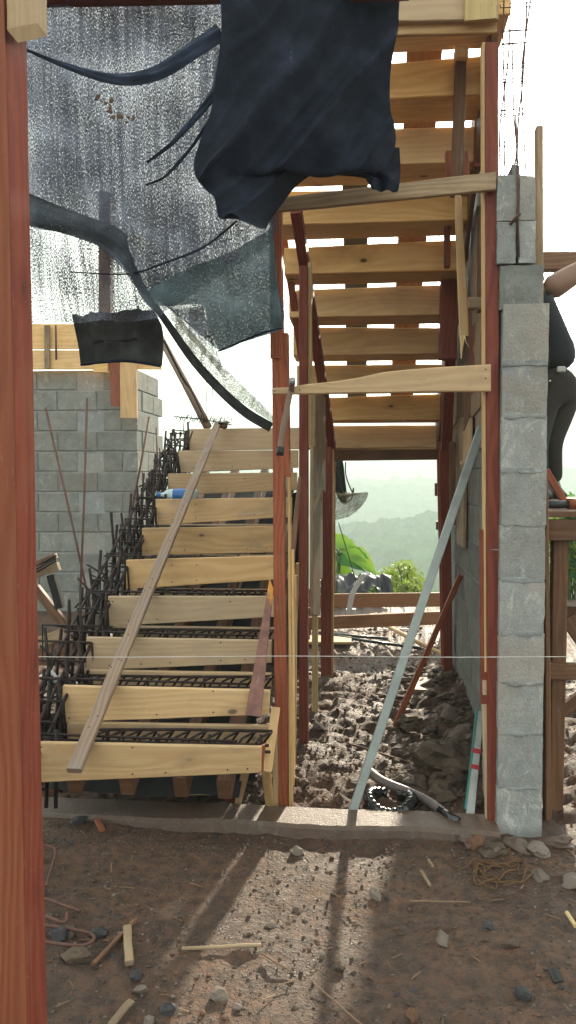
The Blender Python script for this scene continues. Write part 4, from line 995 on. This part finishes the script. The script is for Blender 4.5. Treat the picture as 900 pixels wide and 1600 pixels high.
gtube(G(470, 974, .05), G(640, 972, .05), .012, 'dark_red', 'reddish rod lying on the ground beyond the rails', 'rod', 'rod')
# curved white strip standing on the rail
ws = [P(x, y, 6.2) for x, y in ((569, 898), (560, 912), (551, 928), (547, 945), (546, 958))]
secs = []
for i, p in enumerate(smoothpath(ws, 4)):
    w_ = .026-.006*i/16; secs.append([p+Vector((-w_, 0, 0)), p+Vector((w_, 0, .006)), p+Vector((w_, .006, .006)), p+Vector((-w_, .006, 0))])
wsn = thing('white_strip', 'bright white curved plastic strip standing on the far rail', 'strip', ws[-1]); loft('strip', secs, 'white_pl', wsn, cham=.001)
pboard('strip_foot', q(541, 952, 556, 960), 6.2, .05, 'white_pl', wsn)
# tarpaulin heap
def sheet(name, rows, mat, parent=None, nU=24, nV=24, fold=None, **k):
    """cloth lofted between a left and a right edge; rows: (left point, right point) from top to bottom"""
    Ls = smoothpath([r[0] for r in rows], max(2, nV//max(1, len(rows)-1))); Rs = smoothpath([r[1] for r in rows], max(2, nV//max(1, len(rows)-1)))
    V, U = [], []; nv = len(Ls)
    for j in range(nv):
        for i in range(nU+1):
            s = i/nU; t = j/(nv-1); p = Ls[j].lerp(Rs[j], s)
            if fold: p = p+fold(s, t, p)
            V.append(p); U.append((p.x, p.z))
    Fc = [(j*(nU+1)+i, j*(nU+1)+i+1, (j+1)*(nU+1)+i+1, (j+1)*(nU+1)+i) for j in range(nv-1) for i in range(nU)]
    return mesh(name, V, Fc, mat, parent, uvs=U, smooth=True, **k)
Yt = 8.6
o = sheet('tarpaulin_heap', [(P(500, 915, Yt+.5), P(600, 908, Yt+.5)), (P(500, 908, Yt+.3), P(604, 905, Yt+.3)), (P(500, 900, Yt), P(610, 905, Yt)), (P(495, 930, Yt-.4), P(615, 925, Yt-.4))], 'tarp', nU=50, nV=30,
    fold=lambda s, t, p: Vector((0, 0, .09*noise.noise((s*6, t*5, 1))+.05*noise.noise((s*14, t*12, 4))+.17*math.exp(-((s-.72)/.07)**2)*.5*math.sin(t*math.pi))))
tag(o, 'crumpled black tarpaulin heap just beyond the far rails', 'tarpaulin')

# hanging net bundle seen through the far opening
hb = thing('hanging_net_bundle', 'grey net sagging in a bow from a black twisted strip behind the lintel', 'net', P(535, 760, 6.0))
sheet('black_strip', [(P(508, 690, 6.0), P(527, 690, 6.0)), (P(510, 735, 6.0), P(536, 722, 6.0)), (P(522, 765, 6.0), P(540, 755, 6.0)), (P(531, 782, 6.0), P(542, 776, 6.0)), (P(534, 787, 6.0), P(540, 786, 6.0))], 'net_dense', hb, fold=lambda s, t, p: Vector((0, .02*math.sin(s*9), 0)))
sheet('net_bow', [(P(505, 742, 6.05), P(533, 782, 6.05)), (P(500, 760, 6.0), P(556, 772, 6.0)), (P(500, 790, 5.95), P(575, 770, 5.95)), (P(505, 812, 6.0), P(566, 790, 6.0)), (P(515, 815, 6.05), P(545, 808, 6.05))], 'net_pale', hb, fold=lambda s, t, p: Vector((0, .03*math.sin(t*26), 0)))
tube('cord', smoothpath([P(540, 722, 6.0), P(541, 745, 6.0), P(551, 770, 6.0), P(552, 762, 6.0), P(549, 780, 6.0), P(538, 786, 6.0)], 4), .005, 'rubber', hb, seg=5)
tag(tube('thin_cable', [P(529, 817, 6.6), P(545, 870, 6.8), P(556, 910, 7.0)], .004, 'rubber'), 'thin dark cable slanting down in front of the broad leaves', 'cable')

# ---------------------------------------------------------------- plants
def leaf(c, d, L, w, mat, parent, droop=.4, name='leaf', lobes=0, up=Vector((0, 0, 1))):
    d = Vector(d).normalized(); s = d.cross(up).normalized(); n_ = s.cross(d); V = []; U = []; n = 9
    for i in range(n):
        t = i/(n-1); ww = w*.8*math.sin(math.pi*min(1, (t*.96+.02)**.62))**.9*(1+.18*math.sin(t*19))*(1+(.25*math.sin(t*math.pi*lobes*2) if lobes else 0)); cc = Vector(c)+d*L*t-up*droop*L*t*t
        for k, sx in enumerate((-1, -.5, 0, .5, 1)):
            V.append(cc+s*ww*sx/2+n_*(.10*w*(abs(sx)))+n_*.02*w*math.sin(t*22+sx*3)); U.append((t, sx))
    Fc = [(i*5+k, i*5+k+1, (i+1)*5+k+1, (i+1)*5+k) for i in range(n-1) for k in range(4)]
    return mesh(name, V, Fc, mat, parent, uvs=U, smooth=True)
bp = thing('broad_leaf_plant', 'plant with very large bright green leaves beyond the tarpaulin', 'plant', P(520, 960, 9.3))
base = P(515, 960, 9.3); top = P(530, 868, 9.3)
tube('stalk', smoothpath([base, base.lerp(top, .5)+Vector((.03, 0, 0)), top], 5), .025, 'stem', bp)
for k, (x, y, x2, y2, w, mt, dr) in enumerate(((515, 845, 560, 850, .26, 'leaf_big', .25), (530, 850, 592, 898, .22, 'leaf_big', .1), (520, 868, 572, 888, .20, 'leaf_dark', .2), (515, 880, 560, 905, .24, 'leaf_big', .1), (545, 860, 578, 868, .16, 'leaf_dark', .3), (518, 895, 556, 918, .18, 'leaf_yel', .1), (512, 838, 545, 845, .18, 'leaf_yel', .3), (525, 855, 500, 840, .24, 'leaf_big', .3), (560, 855, 588, 892, .12, 'leaf_yel', .1))):
    a, b = P(x, y, 9.25+.05*k), P(x2, y2, 9.1+.04*k); L = (b-a).length
    tube('leaf_stalk', [top, top.lerp(a, .6)+Vector((0, 0, .04)), a], .006, 'stem', bp, seg=5); leaf(a, (b-a)/L, L, w, mt, bp, dr, up=Vector((0.1, -.75, .6)).normalized())
def shrub(px, py, Y, wpx, hpx, n, mats, label, seed, ls=.10):
    rnd = random.Random(seed); b = P(px, py, Y); b.z = min(b.z, gh(b.x, b.y)); sc = Y/F; t = thing('shrub', label, 'shrub', b); z0 = P(px, py, Y).z
    for m_i, mt in enumerate(mats):
        mb = MB(); stems = MB()
        for k in range(n//len(mats)):
            a = rnd.random(); cx = px+wpx*rnd.gauss(0, .32); hh = hpx*(.25+.75*rnd.random()**.7)*(1-.5*abs(cx-px)/wpx); c = P(cx, py-hh, Y+rnd.uniform(-.4, .4))
            if k % 6 == 0: stems.tube([b+Vector((rnd.uniform(-.1, .1), 0, 0)), b.lerp(c, .6)+Vector((0, 0, .1)), c], .007, 5)
            for j in range(5):
                d = Vector((rnd.uniform(-1, 1), rnd.uniform(-1, 1), rnd.uniform(-.6, .8))).normalized(); L = ls*rnd.uniform(.6, 1.3); s = d.cross(Vector((0, 0, 1))).normalized()*L*.20
                o = c+Vector((rnd.uniform(-.05, .05), rnd.uniform(-.05, .05), rnd.uniform(-.05, .05)))
                mb.add([o, o+d*L*.4+s, o+d*L+Vector((0, 0, -.2*L)), o+d*L*.4-s], [(0, 1, 2), (0, 2, 3)])
        mb.build('foliage', mt, t, kind='stuff'); 
        if m_i == 0: stems.build('stems', 'stem', t)
    return t
shrub(630, 935, 9.6, 48, 58, 90, ['leaf_yel', 'leaf_yel'], 'yellow green small leaved shrub seen through the passage', 3)
shrub(645, 935, 9.1, 34, 26, 60, ['leaf_yel'], 'low yellow shrub in front of the small leaved shrub', 4, .08)
shrub(600, 955, 10.5, 60, 60, 160, ['leaf_big'], 'green shrub behind the tarpaulin heap', 6)
shrub(545, 960, 10.2, 50, 50, 160, ['leaf_dark'], 'dark low shrub under the broad leaves', 8)
shrub(890, 960, 9.5, 60, 190, 520, ['leaf_dark', 'leaf_big', 'leaf_yel'], 'tall green bush seen between trestle and column at the right edge', 9, .12)
shrub(980, 960, 11.5, 90, 240, 500, ['leaf_dark', 'leaf_big'], 'green bush beyond the trestle past the right edge', 10, .12)

# ---------------------------------------------------------------- right side trestle, beam, boards, person
tr = thing('work_trestle', 'dark brown timber trestle platform behind the block column', 'trestle', P(876, 1270, 3.25))
pboard('leg', ((865, 845), (889, 845), (880, 1272), (860, 1272)), 3.25, .06, 'brown', tr, n=10)
pboard('top_rail', ((853, 812), (960, 812), (960, 845), (853, 845)), 3.20, .05, 'brown', tr)
pboard('lower_rail', ((856, 1037), (960, 1040), (960, 1064), (856, 1062)), 3.22, .04, 'brown', tr)
plank('brace', P(886, 965, 3.32), P(960, 1075, 3.32), .06, .03, 'brown', tr)
plank('brace', P(880, 1110, 3.34), P(960, 1050, 3.34), .05, .03, 'brown', tr)
pboard('rail', ((885, 948), (960, 950), (960, 966), (885, 964)), 3.9, .04, 'brown', tr)
z_p = P(870, 810, 3.2).z+.003
for k in range(6):
    y0 = 3.2+k*.36
    xa, xb = .70, 1.75
    board4('deck_board', (xa, y0+.34, z_p+.025), (xb, y0+.34, z_p+.025), (xb, y0, z_p+.025+.003*(k % 2)), (xa, y0, z_p+.025), .024, 'brown', tr, back=(0, 0, -1))
for xx, yy in ((.78, 5.3), (1.68, 5.3), (1.68, 3.3)): plank('leg', (xx, yy, -.02), (xx, yy, z_p), .09, .07, 'brown', tr)
rs = post(((852, 740), (857, 740), (863, 1300), (853, 1300)), 3.16, .06, 'brown', 'thin brown board standing against the right side of the block column', 'edge_board', 'board')
post(((839, 196), (849, 196), (850, 1240), (838, 1240)), 3.3, .05, 'pine_old', 'pale upright board end right of the column top', 'edge_board', 'board')
tag(pboard('cross_beam', ((845, 393), (1000, 393), (1000, 420), (845, 420)), 5.4, .10, 'brown'), 'dark beam end right of the column above the person', 'beam')
tag(plank('brace_stick', P(853, 735, 4.3), P(893, 803, 4.3), .035, .03, 'red'), 'brown stick slanting down to the trestle right of the column', 'stick')
wgl = tag(tube('hanging_string', [P(857, 848, 3.3), P(857, 890, 3.3), P(856.5, 925, 3.3)], .0028, 'string'), 'thin white cord hanging beside the trestle leg', 'cord')
tl = thing('tool_on_trestle', 'dark bar with brown wooden end lying on the trestle', 'tool', P(870, 804, 3.4)); A = P(850, 804, 3.35); B = P(887, 801, 3.4)
A.z = B.z = z_p+.045
tube('bar', [A, B], .017, 'rubber', tl); tube('wooden_end', [B, B+Vector((.06, .01, .0))], .026, 'red', tl, r2=.02)
for k, lab in enumerate(('white glare patch tank far right',)): pass

def skin_body(name, joints, edges, mat, parent, sub=2, root=0):
    me = bpy.data.meshes.new(name); off = wloc(parent)
    me.from_pydata([Vector(p)-off for p, r in joints], edges, []); o = bpy.data.objects.new(name, me); C.objects.link(o); o.parent = parent
    md = o.modifiers.new('skin', 'SKIN'); md.use_smooth_shade = True
    for i, (p, r) in enumerate(joints):
        sv = me.skin_vertices[0].data[i] if me.skin_vertices else None
        if sv: sv.radius = (r if isinstance(r, tuple) else (r, r)); sv.use_root = (i == root)
    s = o.modifiers.new('sub', 'SUBSURF'); s.levels = sub; s.render_levels = sub
    me.materials.append(M[mat] if isinstance(mat, str) else mat); return o
def ensure_skin(me):
    if not me.skin_vertices:
        bm = bmesh.new(); bm.from_mesh(me); bm.verts.layers.skin.verify(); bm.to_mesh(me); bm.free()
def body(name, joints, edges, mat, parent, sub=2, root=0):
    me = bpy.data.meshes.new(name); off = wloc(parent)
    bm = bmesh.new(); lay = bm.verts.layers.skin.verify(); vs = []
    for i, (p, r) in enumerate(joints):
        v = bm.verts.new(Vector(p)-off); v[lay].radius = (r if isinstance(r, tuple) else (r, r)); v[lay].use_root = (i == root); vs.append(v)
    for a, b in edges: bm.edges.new((vs[a], vs[b]))
    bm.to_mesh(me); bm.free(); o = bpy.data.objects.new(name, me); C.objects.link(o); o.parent = parent
    md = o.modifiers.new('skin', 'SKIN'); md.use_smooth_shade = True
    s = o.modifiers.new('sub', 'SUBSURF'); s.levels = sub; s.render_levels = sub
    me.materials.append(M[mat]); return o
Yp = 5.0
zf = z_p+.025
fr = P(858, 800, Yp)           # foot ground point
pe = thing('person', 'person in dark shirt and trousers standing on the trestle, mostly hidden by the column', 'person', (fr.x, Yp, zf))
def Q(px, py, dy=0.0): return P(px, py, Yp+dy)
hipc = Q(868, 592)
# trousers: pelvis, two legs
ank1, ank2 = Vector((Q(868, 780).x, Yp+.05, zf+.09)), Vector((Q(836, 780).x, Yp-.12, zf+.09))
kn1, kn2 = Q(862, 690, -.02), Q(840, 690, -.12)
body('trousers', [(Q(868, 600), (.17, .13)), (Q(862, 572), (.14, .11)), (Q(886, 618, .04), .10), (kn1, .065), (ank1, .055), (Q(852, 622, -.06), .10), (kn2, .065), (ank2, .055)], [(0, 1), (0, 2), (2, 3), (3, 4), (0, 5), (5, 6), (6, 7)], 'trousers', pe)
body('shirt', [(Q(868, 584), (.175, .14)), (Q(866, 545), (.165, .125)), (Q(850, 508), (.165, .115)), (Q(838, 480), (.14, .10)), (Q(833, 466), (.07, .07)), (Q(848, 486), .07), (Q(852, 478, .02), .055), (Q(812, 488), .07), (Q(800, 520, -.03), .055), (Q(797, 540, -.05), .05)], [(0, 1), (1, 2), (2, 3), (3, 4), (3, 5), (5, 6), (3, 7), (7, 8), (8, 9)], 'shirt', pe, root=2)
hc_ = Q(826, 432)
# head and neck, both bare arms as one skin surface
hd = [(Q(832, 470), .055), (Q(830, 455), .052), (Q(827, 440), (.075, .085)), (Q(825, 425), (.075, .09)), (Q(825, 412), .05)]
body('head', hd, [(0, 1), (1, 2), (2, 3), (3, 4)], 'skin', pe)
V, Fc = rock_data(Q(826, 420, .015), .098, 2, 3, flat=1.0, ang=.08); mesh('hair', V, Fc, 'hair', pe, smooth=True)
for sx in (-1, 1): tube('ear', [Q(826, 434)+Vector((sx*.075, 0, .02)), Q(826, 434)+Vector((sx*.082, 0, -.02))], .012, 'skin', pe)
tube('nose', [Q(826, 430)+Vector((-.01, -.08, .01)), Q(826, 436)+Vector((-.01, -.105, -.01))], .012, 'skin', pe)
def arm(name, pts, hand_dir, hold):
    sh, el, wr = pts; d = Vector(hand_dir).normalized(); side_ = d.cross(Vector((0, 1, 0))).normalized(); palm = wr+d*.05; kn = wr+d*.095
    J = [(sh, .088), (sh.lerp(el, .5), .076), (el, .066), (el.lerp(wr, .4), .056), (wr, .030), (palm, (.034, .02)), (kn, (.040, .018))]; E = [(0, 1), (1, 2), (2, 3), (3, 4), (4, 5), (5, 6)]
    for k in range(4):
        o_ = (k-1.5)*.021; L = (.038, .045, .042, .032)[k]; a = kn+side_*o_+d*.012; b = a+d*L*.7; c = b+(d*.4+Vector((0, -1, -.2))*.8).normalized()*L*.6
        i = len(J); J += [(a, .0095), (b, .0085), (c, .007)]; E += [(6, i), (i, i+1), (i+1, i+2)]
    i = len(J); J += [(palm+side_*.03, .012), (palm+side_*.055+d*.03, .010), (palm+side_*.055+d*.055+Vector((0, -.015, 0)), .008)]; E += [(5, i), (i, i+1), (i+1, i+2)]
    return body(name, J, E, 'skin', pe, sub=1)
arm('arm', (Q(850, 458, .0), Q(903, 424, .05), Q(950, 404, .15)), (1, .5, .3), None)
arm('arm', (Q(800, 515, -.03), Q(800, 560, -.08), Q(815, 600, -.2)), (.3, -.3, -.9), None)
tube('sleeve', [Q(832, 474), Q(848, 462, .01)], .060, 'shirt', pe, seg=12, r2=.056)
for k, a in enumerate((ank1, ank2)):
    secs = [[(a.x-.045, a.y-.16+t*.26, zf), (a.x-.04, a.y-.16+t*.26, zf+hh), (a.x+.04, a.y-.16+t*.26, zf+hh), (a.x+.045, a.y-.16+t*.26, zf)] for t, hh in ((0, .035), (.2, .06), (.55, .09), (.75, .13), (1, .12))]
    loft('boot', secs, 'rubber', pe, cham=.02, smooth=True)
V, Fc = cbox_data(.05, .015, .035, .006); mesh('buckle', [v+Q(877, 577, -.155) for v in V], Fc, 'alu', pe)
tube('pocket_button', [Q(859.5, 595, -.15), Q(859.5, 595, -.17)], .006, 'white_pl', pe)

# left clutter: wooden trestle in front of the left wall
lt = thing('left_trestle', 'dark wooden sawhorse with scraps in front of the left block wall', 'sawhorse', P(90, 1010, 4.4))
for nme, a, b, w, mt in (('top_board', (40, 902), (92, 884), .05, 'pine_old'), ('top_board', (40, 888), (88, 868), .03, 'brown'), ('leg', (80, 898), (94, 950), .045, 'sheet_black'), ('brace', (55, 918), (108, 985), .05, 'brown'), ('lower_board', (40, 1012), (104, 988), .06, 'pine_old'), ('lower_board', (45, 1040), (100, 1010), .04, 'brown')):
    plank(nme, P(*a, 4.4), P(*b, 4.4), w, .04, mt, lt)
for k in range(3): tube('loose_rod', [P(50, 898-k*5, 4.35), P(88, 876-k*4, 4.3)], .006, 'rebar', lt)
tag(pboard('rubble_board', ((60, 1000), (120, 1000), (120, 1040), (60, 1040)), 4.9, .04, 'brown'), 'dark board lying behind the sawhorse', 'board')
o = tube('red_ribbon', smoothpath([P(118, 985, 3.7), P(124, 978, 3.68), P(130, 984, 3.66), P(127, 992, 3.66)], 4), .010, 'red_tape'); tag(o, 'small red ribbon tied on the stair cage', 'ribbon')
for k, (x, y, Y, r, lab) in enumerate(((82, 1060, 3.15, .035, 'crumpled white plastic scrap inside the stair cage'), (90, 1092, 3.1, .03, 'pale plastic scrap low inside the stair cage'))):
    V, Fc = rock_data(P(x, y, Y), r, k+9, 3, flat=.7, ang=.9); tag(mesh('plastic_scrap', V, Fc, 'white_pl', smooth=True), lab, 'scrap')

# formwork on top of the left wall
lf = thing('left_wall_formwork', 'pine boards nailed along the top of the left block wall', 'formwork', P(100, 578, 7.55))
pboard('board', ((20, 506), (252, 506), (252, 545), (20, 545)), 7.5, .03, 'pine_warm', lf)
pboard('board', ((20, 547), (252, 547), (252, 577), (20, 577)), 7.5, .03, 'pine_warm', lf)
pboard('batten', q(69, 508, 77, 575), 7.46, .03, 'pine_old', lf)
tube('rod', [P(87, 508, 7.44), P(88, 562, 7.44)], .01, 'rust', lf)
pboard('block_end', q(146, 565, 168, 582), 7.42, .05, 'pine_warm', lf)
pboard('hanging_board', ((170, 560), (186, 560), (187, 636), (173, 634)), 7.44, .03, 'red', lf)
pboard('hanging_board', ((187, 558), (213, 558), (214, 653), (188, 653)), 7.40, .03, 'pine', lf)
post(q(154, 300, 172, 600), 8.8, .12, 'brown', 'dark upright post standing behind the net above the left wall')
tag(tube('leaning_pole', [P(251, 528, 5.6), P(290, 600, 5.5), P(325, 668, 5.4)], .026, 'grey_wood', r2=.03), 'grey round pole slanting down to the landing', 'pole')

# ---------------------------------------------------------------- shade nets and cloths
def T(x, y, Y): return P(x, y, Y)
sn = thing('shade_net', 'large torn black shade net hanging from the top beam at left', 'net', P(240, 0, 2.7))
wav = lambda a, f, g, ph=0: (lambda s, t, p: Vector((0, a*math.sin(s*f+t*g+ph)+a*.6*noise.noise((s*5, t*4, ph)), 0)))
# single thin layer reaching lowest on the left
sheet('thin_layer', [(T(20, -20, 2.78), T(420, -20, 2.88)), (T(30, 120, 2.78), T(420, 120, 2.88)), (T(35, 250, 2.8), T(420, 260, 2.9)), (T(40, 350, 2.85), T(428, 370, 2.92)), (T(45, 430, 2.9), T(330, 440, 2.92)), (T(48, 505, 2.95), T(245, 500, 2.95))], 'net_light', sn, 30, 30, wav(.02, 14, 3))
# main layer with a curved lower edge
sheet('main_layer', [(T(22, -20, 2.7), T(420, -20, 2.84)), (T(28, 100, 2.7), T(400, 100, 2.84)), (T(35, 200, 2.7), T(400, 200, 2.84)), (T(42, 300, 2.72), T(415, 300, 2.84)), (T(44, 352, 2.75), T(425, 360, 2.85)), (T(130, 372, 2.78), T(428, 400, 2.86)), (T(188, 415, 2.8), T(430, 440, 2.9)), (T(215, 450, 2.85), T(440, 508, 2.92)), (T(262, 480, 2.87), T(342, 548, 2.9))], 'net', sn, 44, 48, wav(.025, 17, 5, 1))
# dark doubled band along its lower curve
sheet('doubled_band', [(T(42, 300, 2.66), T(46, 352, 2.66)), (T(90, 320, 2.66), T(105, 366, 2.66)), (T(140, 338, 2.66), T(165, 390, 2.66)), (T(190, 360, 2.68), T(200, 425, 2.68)), (T(205, 395, 2.7), T(225, 470, 2.7)), (T(222, 440, 2.72), T(258, 500, 2.72))], 'net_mid', sn, 12, 36, wav(.01, 6, 6))
sheet('torn_corner', [(T(225, 455, 2.8), T(425, 360, 2.83)), (T(250, 478, 2.8), T(430, 400, 2.84)), (T(315, 478, 2.8), T(434, 450, 2.86)), (T(325, 510, 2.82), T(440, 495, 2.88)), (T(342, 549, 2.85), T(443, 513, 2.9))], 'net_corner', sn, 30, 36, wav(.015, 9, 5, 2))
# folds (sashes) across the net
def band(name, pts, w0, w1, mat, parent, Y, arch=.018):
    pts = smoothpath([P(x, y, Y) for x, y in pts], 8); V, U, n = [], [], len(pts)
    for i, p in enumerate(pts):
        d = (pts[min(i+1, n-1)]-pts[max(i-1, 0)]).normalized(); s = d.cross(Vector((0, 1, 0))).normalized(); w = (w0+(w1-w0)*i/(n-1))*(.8+.2*math.sin(i/(n-1)*math.pi))
        for k in range(7):
            a = (k/6-.5); V.append(p+s*w*a+Vector((0, -arch*math.cos(a*math.pi)*(.6+.4*math.sin(k*2.1+i*.3)), 0))); U.append((V[-1].x, V[-1].z))
    Fc = [(i*7+k, i*7+k+1, (i+1)*7+k+1, (i+1)*7+k) for i in range(n-1) for k in range(6)]
    return mesh(name, V, Fc, mat, parent, uvs=U, smooth=True)
band('fold', [(36, 76), (90, 98), (150, 118), (200, 124), (250, 112), (300, 80), (345, 50)], .008, .075, 'net_fold', sn, 2.62)
band('fold', [(345, 110), (335, 145), (300, 190), (265, 228), (230, 255)], .042, .003, 'net_fold', sn, 2.62)
band('fold', [(340, 170), (300, 230), (260, 275), (228, 290)], .012, .003, 'net_fold', sn, 2.63)
band('fold', [(370, 345), (320, 385), (260, 410), (200, 428), (110, 425)], .010, .004, 'net_fold', sn, 2.70, .01)
for k in range(26):
    t = random.random(); x = 130+72*t+random.gauss(0, 6); y = 130+62*t+random.gauss(0, 7); r_ = random.uniform(1.2, 4.2)
    c = P(x, y, 2.655); n_ = 8; pts_ = [c+Vector((math.cos(a_*6.283/n_), 0, math.sin(a_*6.283/n_)))*r_*.0021*(1+1.3*noise.noise((a_*2.3, k*3, 0))) for a_ in range(n_)]
    mesh('dead_leaf', [c+Vector((0, -.003, 0))]+pts_, [(0, 1+a_, 1+(a_+1) % n_) for a_ in range(n_)], 'dead_leaf', sn)
# lower hanging dark flap
sheet('hanging_flap', [(T(112, 492, 3.05), T(238, 482, 3.0)), (T(118, 520, 3.05), T(252, 510, 3.0)), (T(123, 545, 3.05), T(254, 540, 3.0)), (T(126, 572, 3.05), T(252, 571, 3.0))], 'net_dense', sn, 24, 20, lambda s, t, p: Vector((0, .02*math.sin(s*15), .018*math.sin(s*math.pi)*(t > .6)+.012*noise.noise((s*14, t, 0))*(t < .1))))
band('flap_hem', [(126, 570), (160, 566), (200, 564), (252, 572)], .010, .014, 'net_black', sn, 3.0, .01)
# rolled sash running down to the landing
band('rolled_edge', [(196, 405), (225, 455), (258, 500), (300, 560), (345, 610), (385, 645), (424, 668)], .022, .050, 'net_dense', sn, 3.3, .008)
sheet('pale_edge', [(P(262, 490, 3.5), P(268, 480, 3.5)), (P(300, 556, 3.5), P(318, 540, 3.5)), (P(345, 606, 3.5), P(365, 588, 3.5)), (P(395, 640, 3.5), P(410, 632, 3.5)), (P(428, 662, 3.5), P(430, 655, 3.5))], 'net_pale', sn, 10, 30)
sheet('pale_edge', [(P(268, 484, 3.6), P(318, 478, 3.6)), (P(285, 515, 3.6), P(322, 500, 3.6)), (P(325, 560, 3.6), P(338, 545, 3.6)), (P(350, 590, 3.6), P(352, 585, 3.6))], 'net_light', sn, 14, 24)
band('twisted_strip', [(256, 532), (285, 590), (300, 612), (322, 660)], .02, .008, 'net_dense', sn, 5.3, .01)
# hem thread of the torn corner
band('corner_hem', [(340, 549), (372, 536), (405, 522), (442, 512)], .007, .008, 'net_black', sn, 2.84, .006)

bc_ = thing('black_cloth', 'heavy folded black shade cloth draped over the upper flight', 'cloth', P(480, 0, 2.8))
def fold_black(s, t, p):
    # creases fan from the top right down to the lower left; they flatten out towards the hem
    c = p.x*.80-(p.z-2.4)*.60 + .05*noise.noise((p.x*3, p.z*3, 2))
    w = min(1, (1-t)*6)*min(1, 8*s+.2)
    k = 1-abs(math.sin(c*17))**.7
    k2 = 1-abs(math.sin(c*41+2.1))**.6
    return Vector((0, -w*(.085*k*(.6+.8*noise.noise((c*3, p.z*1.2, 7)))+.012*k2)+.02*noise.noise((p.x*4, p.z*4, 1)), 0))
rowsB = [((343, -20), (626, -20)), ((346, 30), (623, 20)), ((345, 60), (621, 60)), ((338, 115), (611, 110)), ((330, 170), (609, 150)), ((318, 205), (611, 185)), ((308, 240), (618, 225)), ((304, 258), (600, 268)), ((305, 270), (560, 277)), ((309, 282), (525, 270)), ((320, 296), (500, 269)), ((334, 308), (478, 281)), ((338, 325), (458, 300)), ((343, 341), (442, 322)), ((368, 343), (430, 338)), ((388, 350), (422, 348)), ((408, 359), (417, 358))]
sheet('cloth', [(P(*a, 2.58), P(*b, 2.80)) for a, b in rowsB], 'net_black', bc_, 110, 110, fold_black)
sheet('cloth_corner', [(P(455, 240, 2.84), P(624, 232, 2.86)), (P(462, 265, 2.83), P(626, 262, 2.86)), (P(560, 275, 2.83), P(625, 280, 2.86)), (P(574, 284, 2.83), P(623, 294, 2.86)), (P(582, 298, 2.83), P(622, 299, 2.86))], 'net_black', bc_, 30, 30, lambda s, t, p: Vector((0, .012*math.sin(s*12+t*4), 0)))

# ---------------------------------------------------------------- air
V, Fc = [], []
X0, X1, Y0, Y1, Z0, Z1 = -1260, 1260, -460, 1260, -75.0, 135.0
hz = mesh('haze', [(x, y, z) for z in (Z0, Z1) for y in (Y0, Y1) for x in (X0, X1)], [(0, 2, 3, 1), (4, 5, 7, 6), (0, 1, 5, 4), (2, 6, 7, 3), (0, 4, 6, 2), (1, 3, 7, 5)], 'string', origin=(0, 0, 0))
hm_ = bpy.data.materials.new('pale air'); hm_.use_nodes = True; hn = hm_.node_tree.nodes; hn.clear()
ho = hn.new('ShaderNodeOutputMaterial'); hv = hn.new('ShaderNodeVolumePrincipled'); hv.inputs['Color'].default_value = (0.86, 1.0, 0.97, 1); hv.inputs['Density'].default_value = 0.0030; hv.inputs['Anisotropy'].default_value = 0.1
hm_.node_tree.links.new(hv.outputs[0], ho.inputs['Volume']); hz.data.materials.clear(); hz.data.materials.append(hm_); hz['kind'] = 'stuff'; hz['label'] = 'pale morning haze filling the valley'
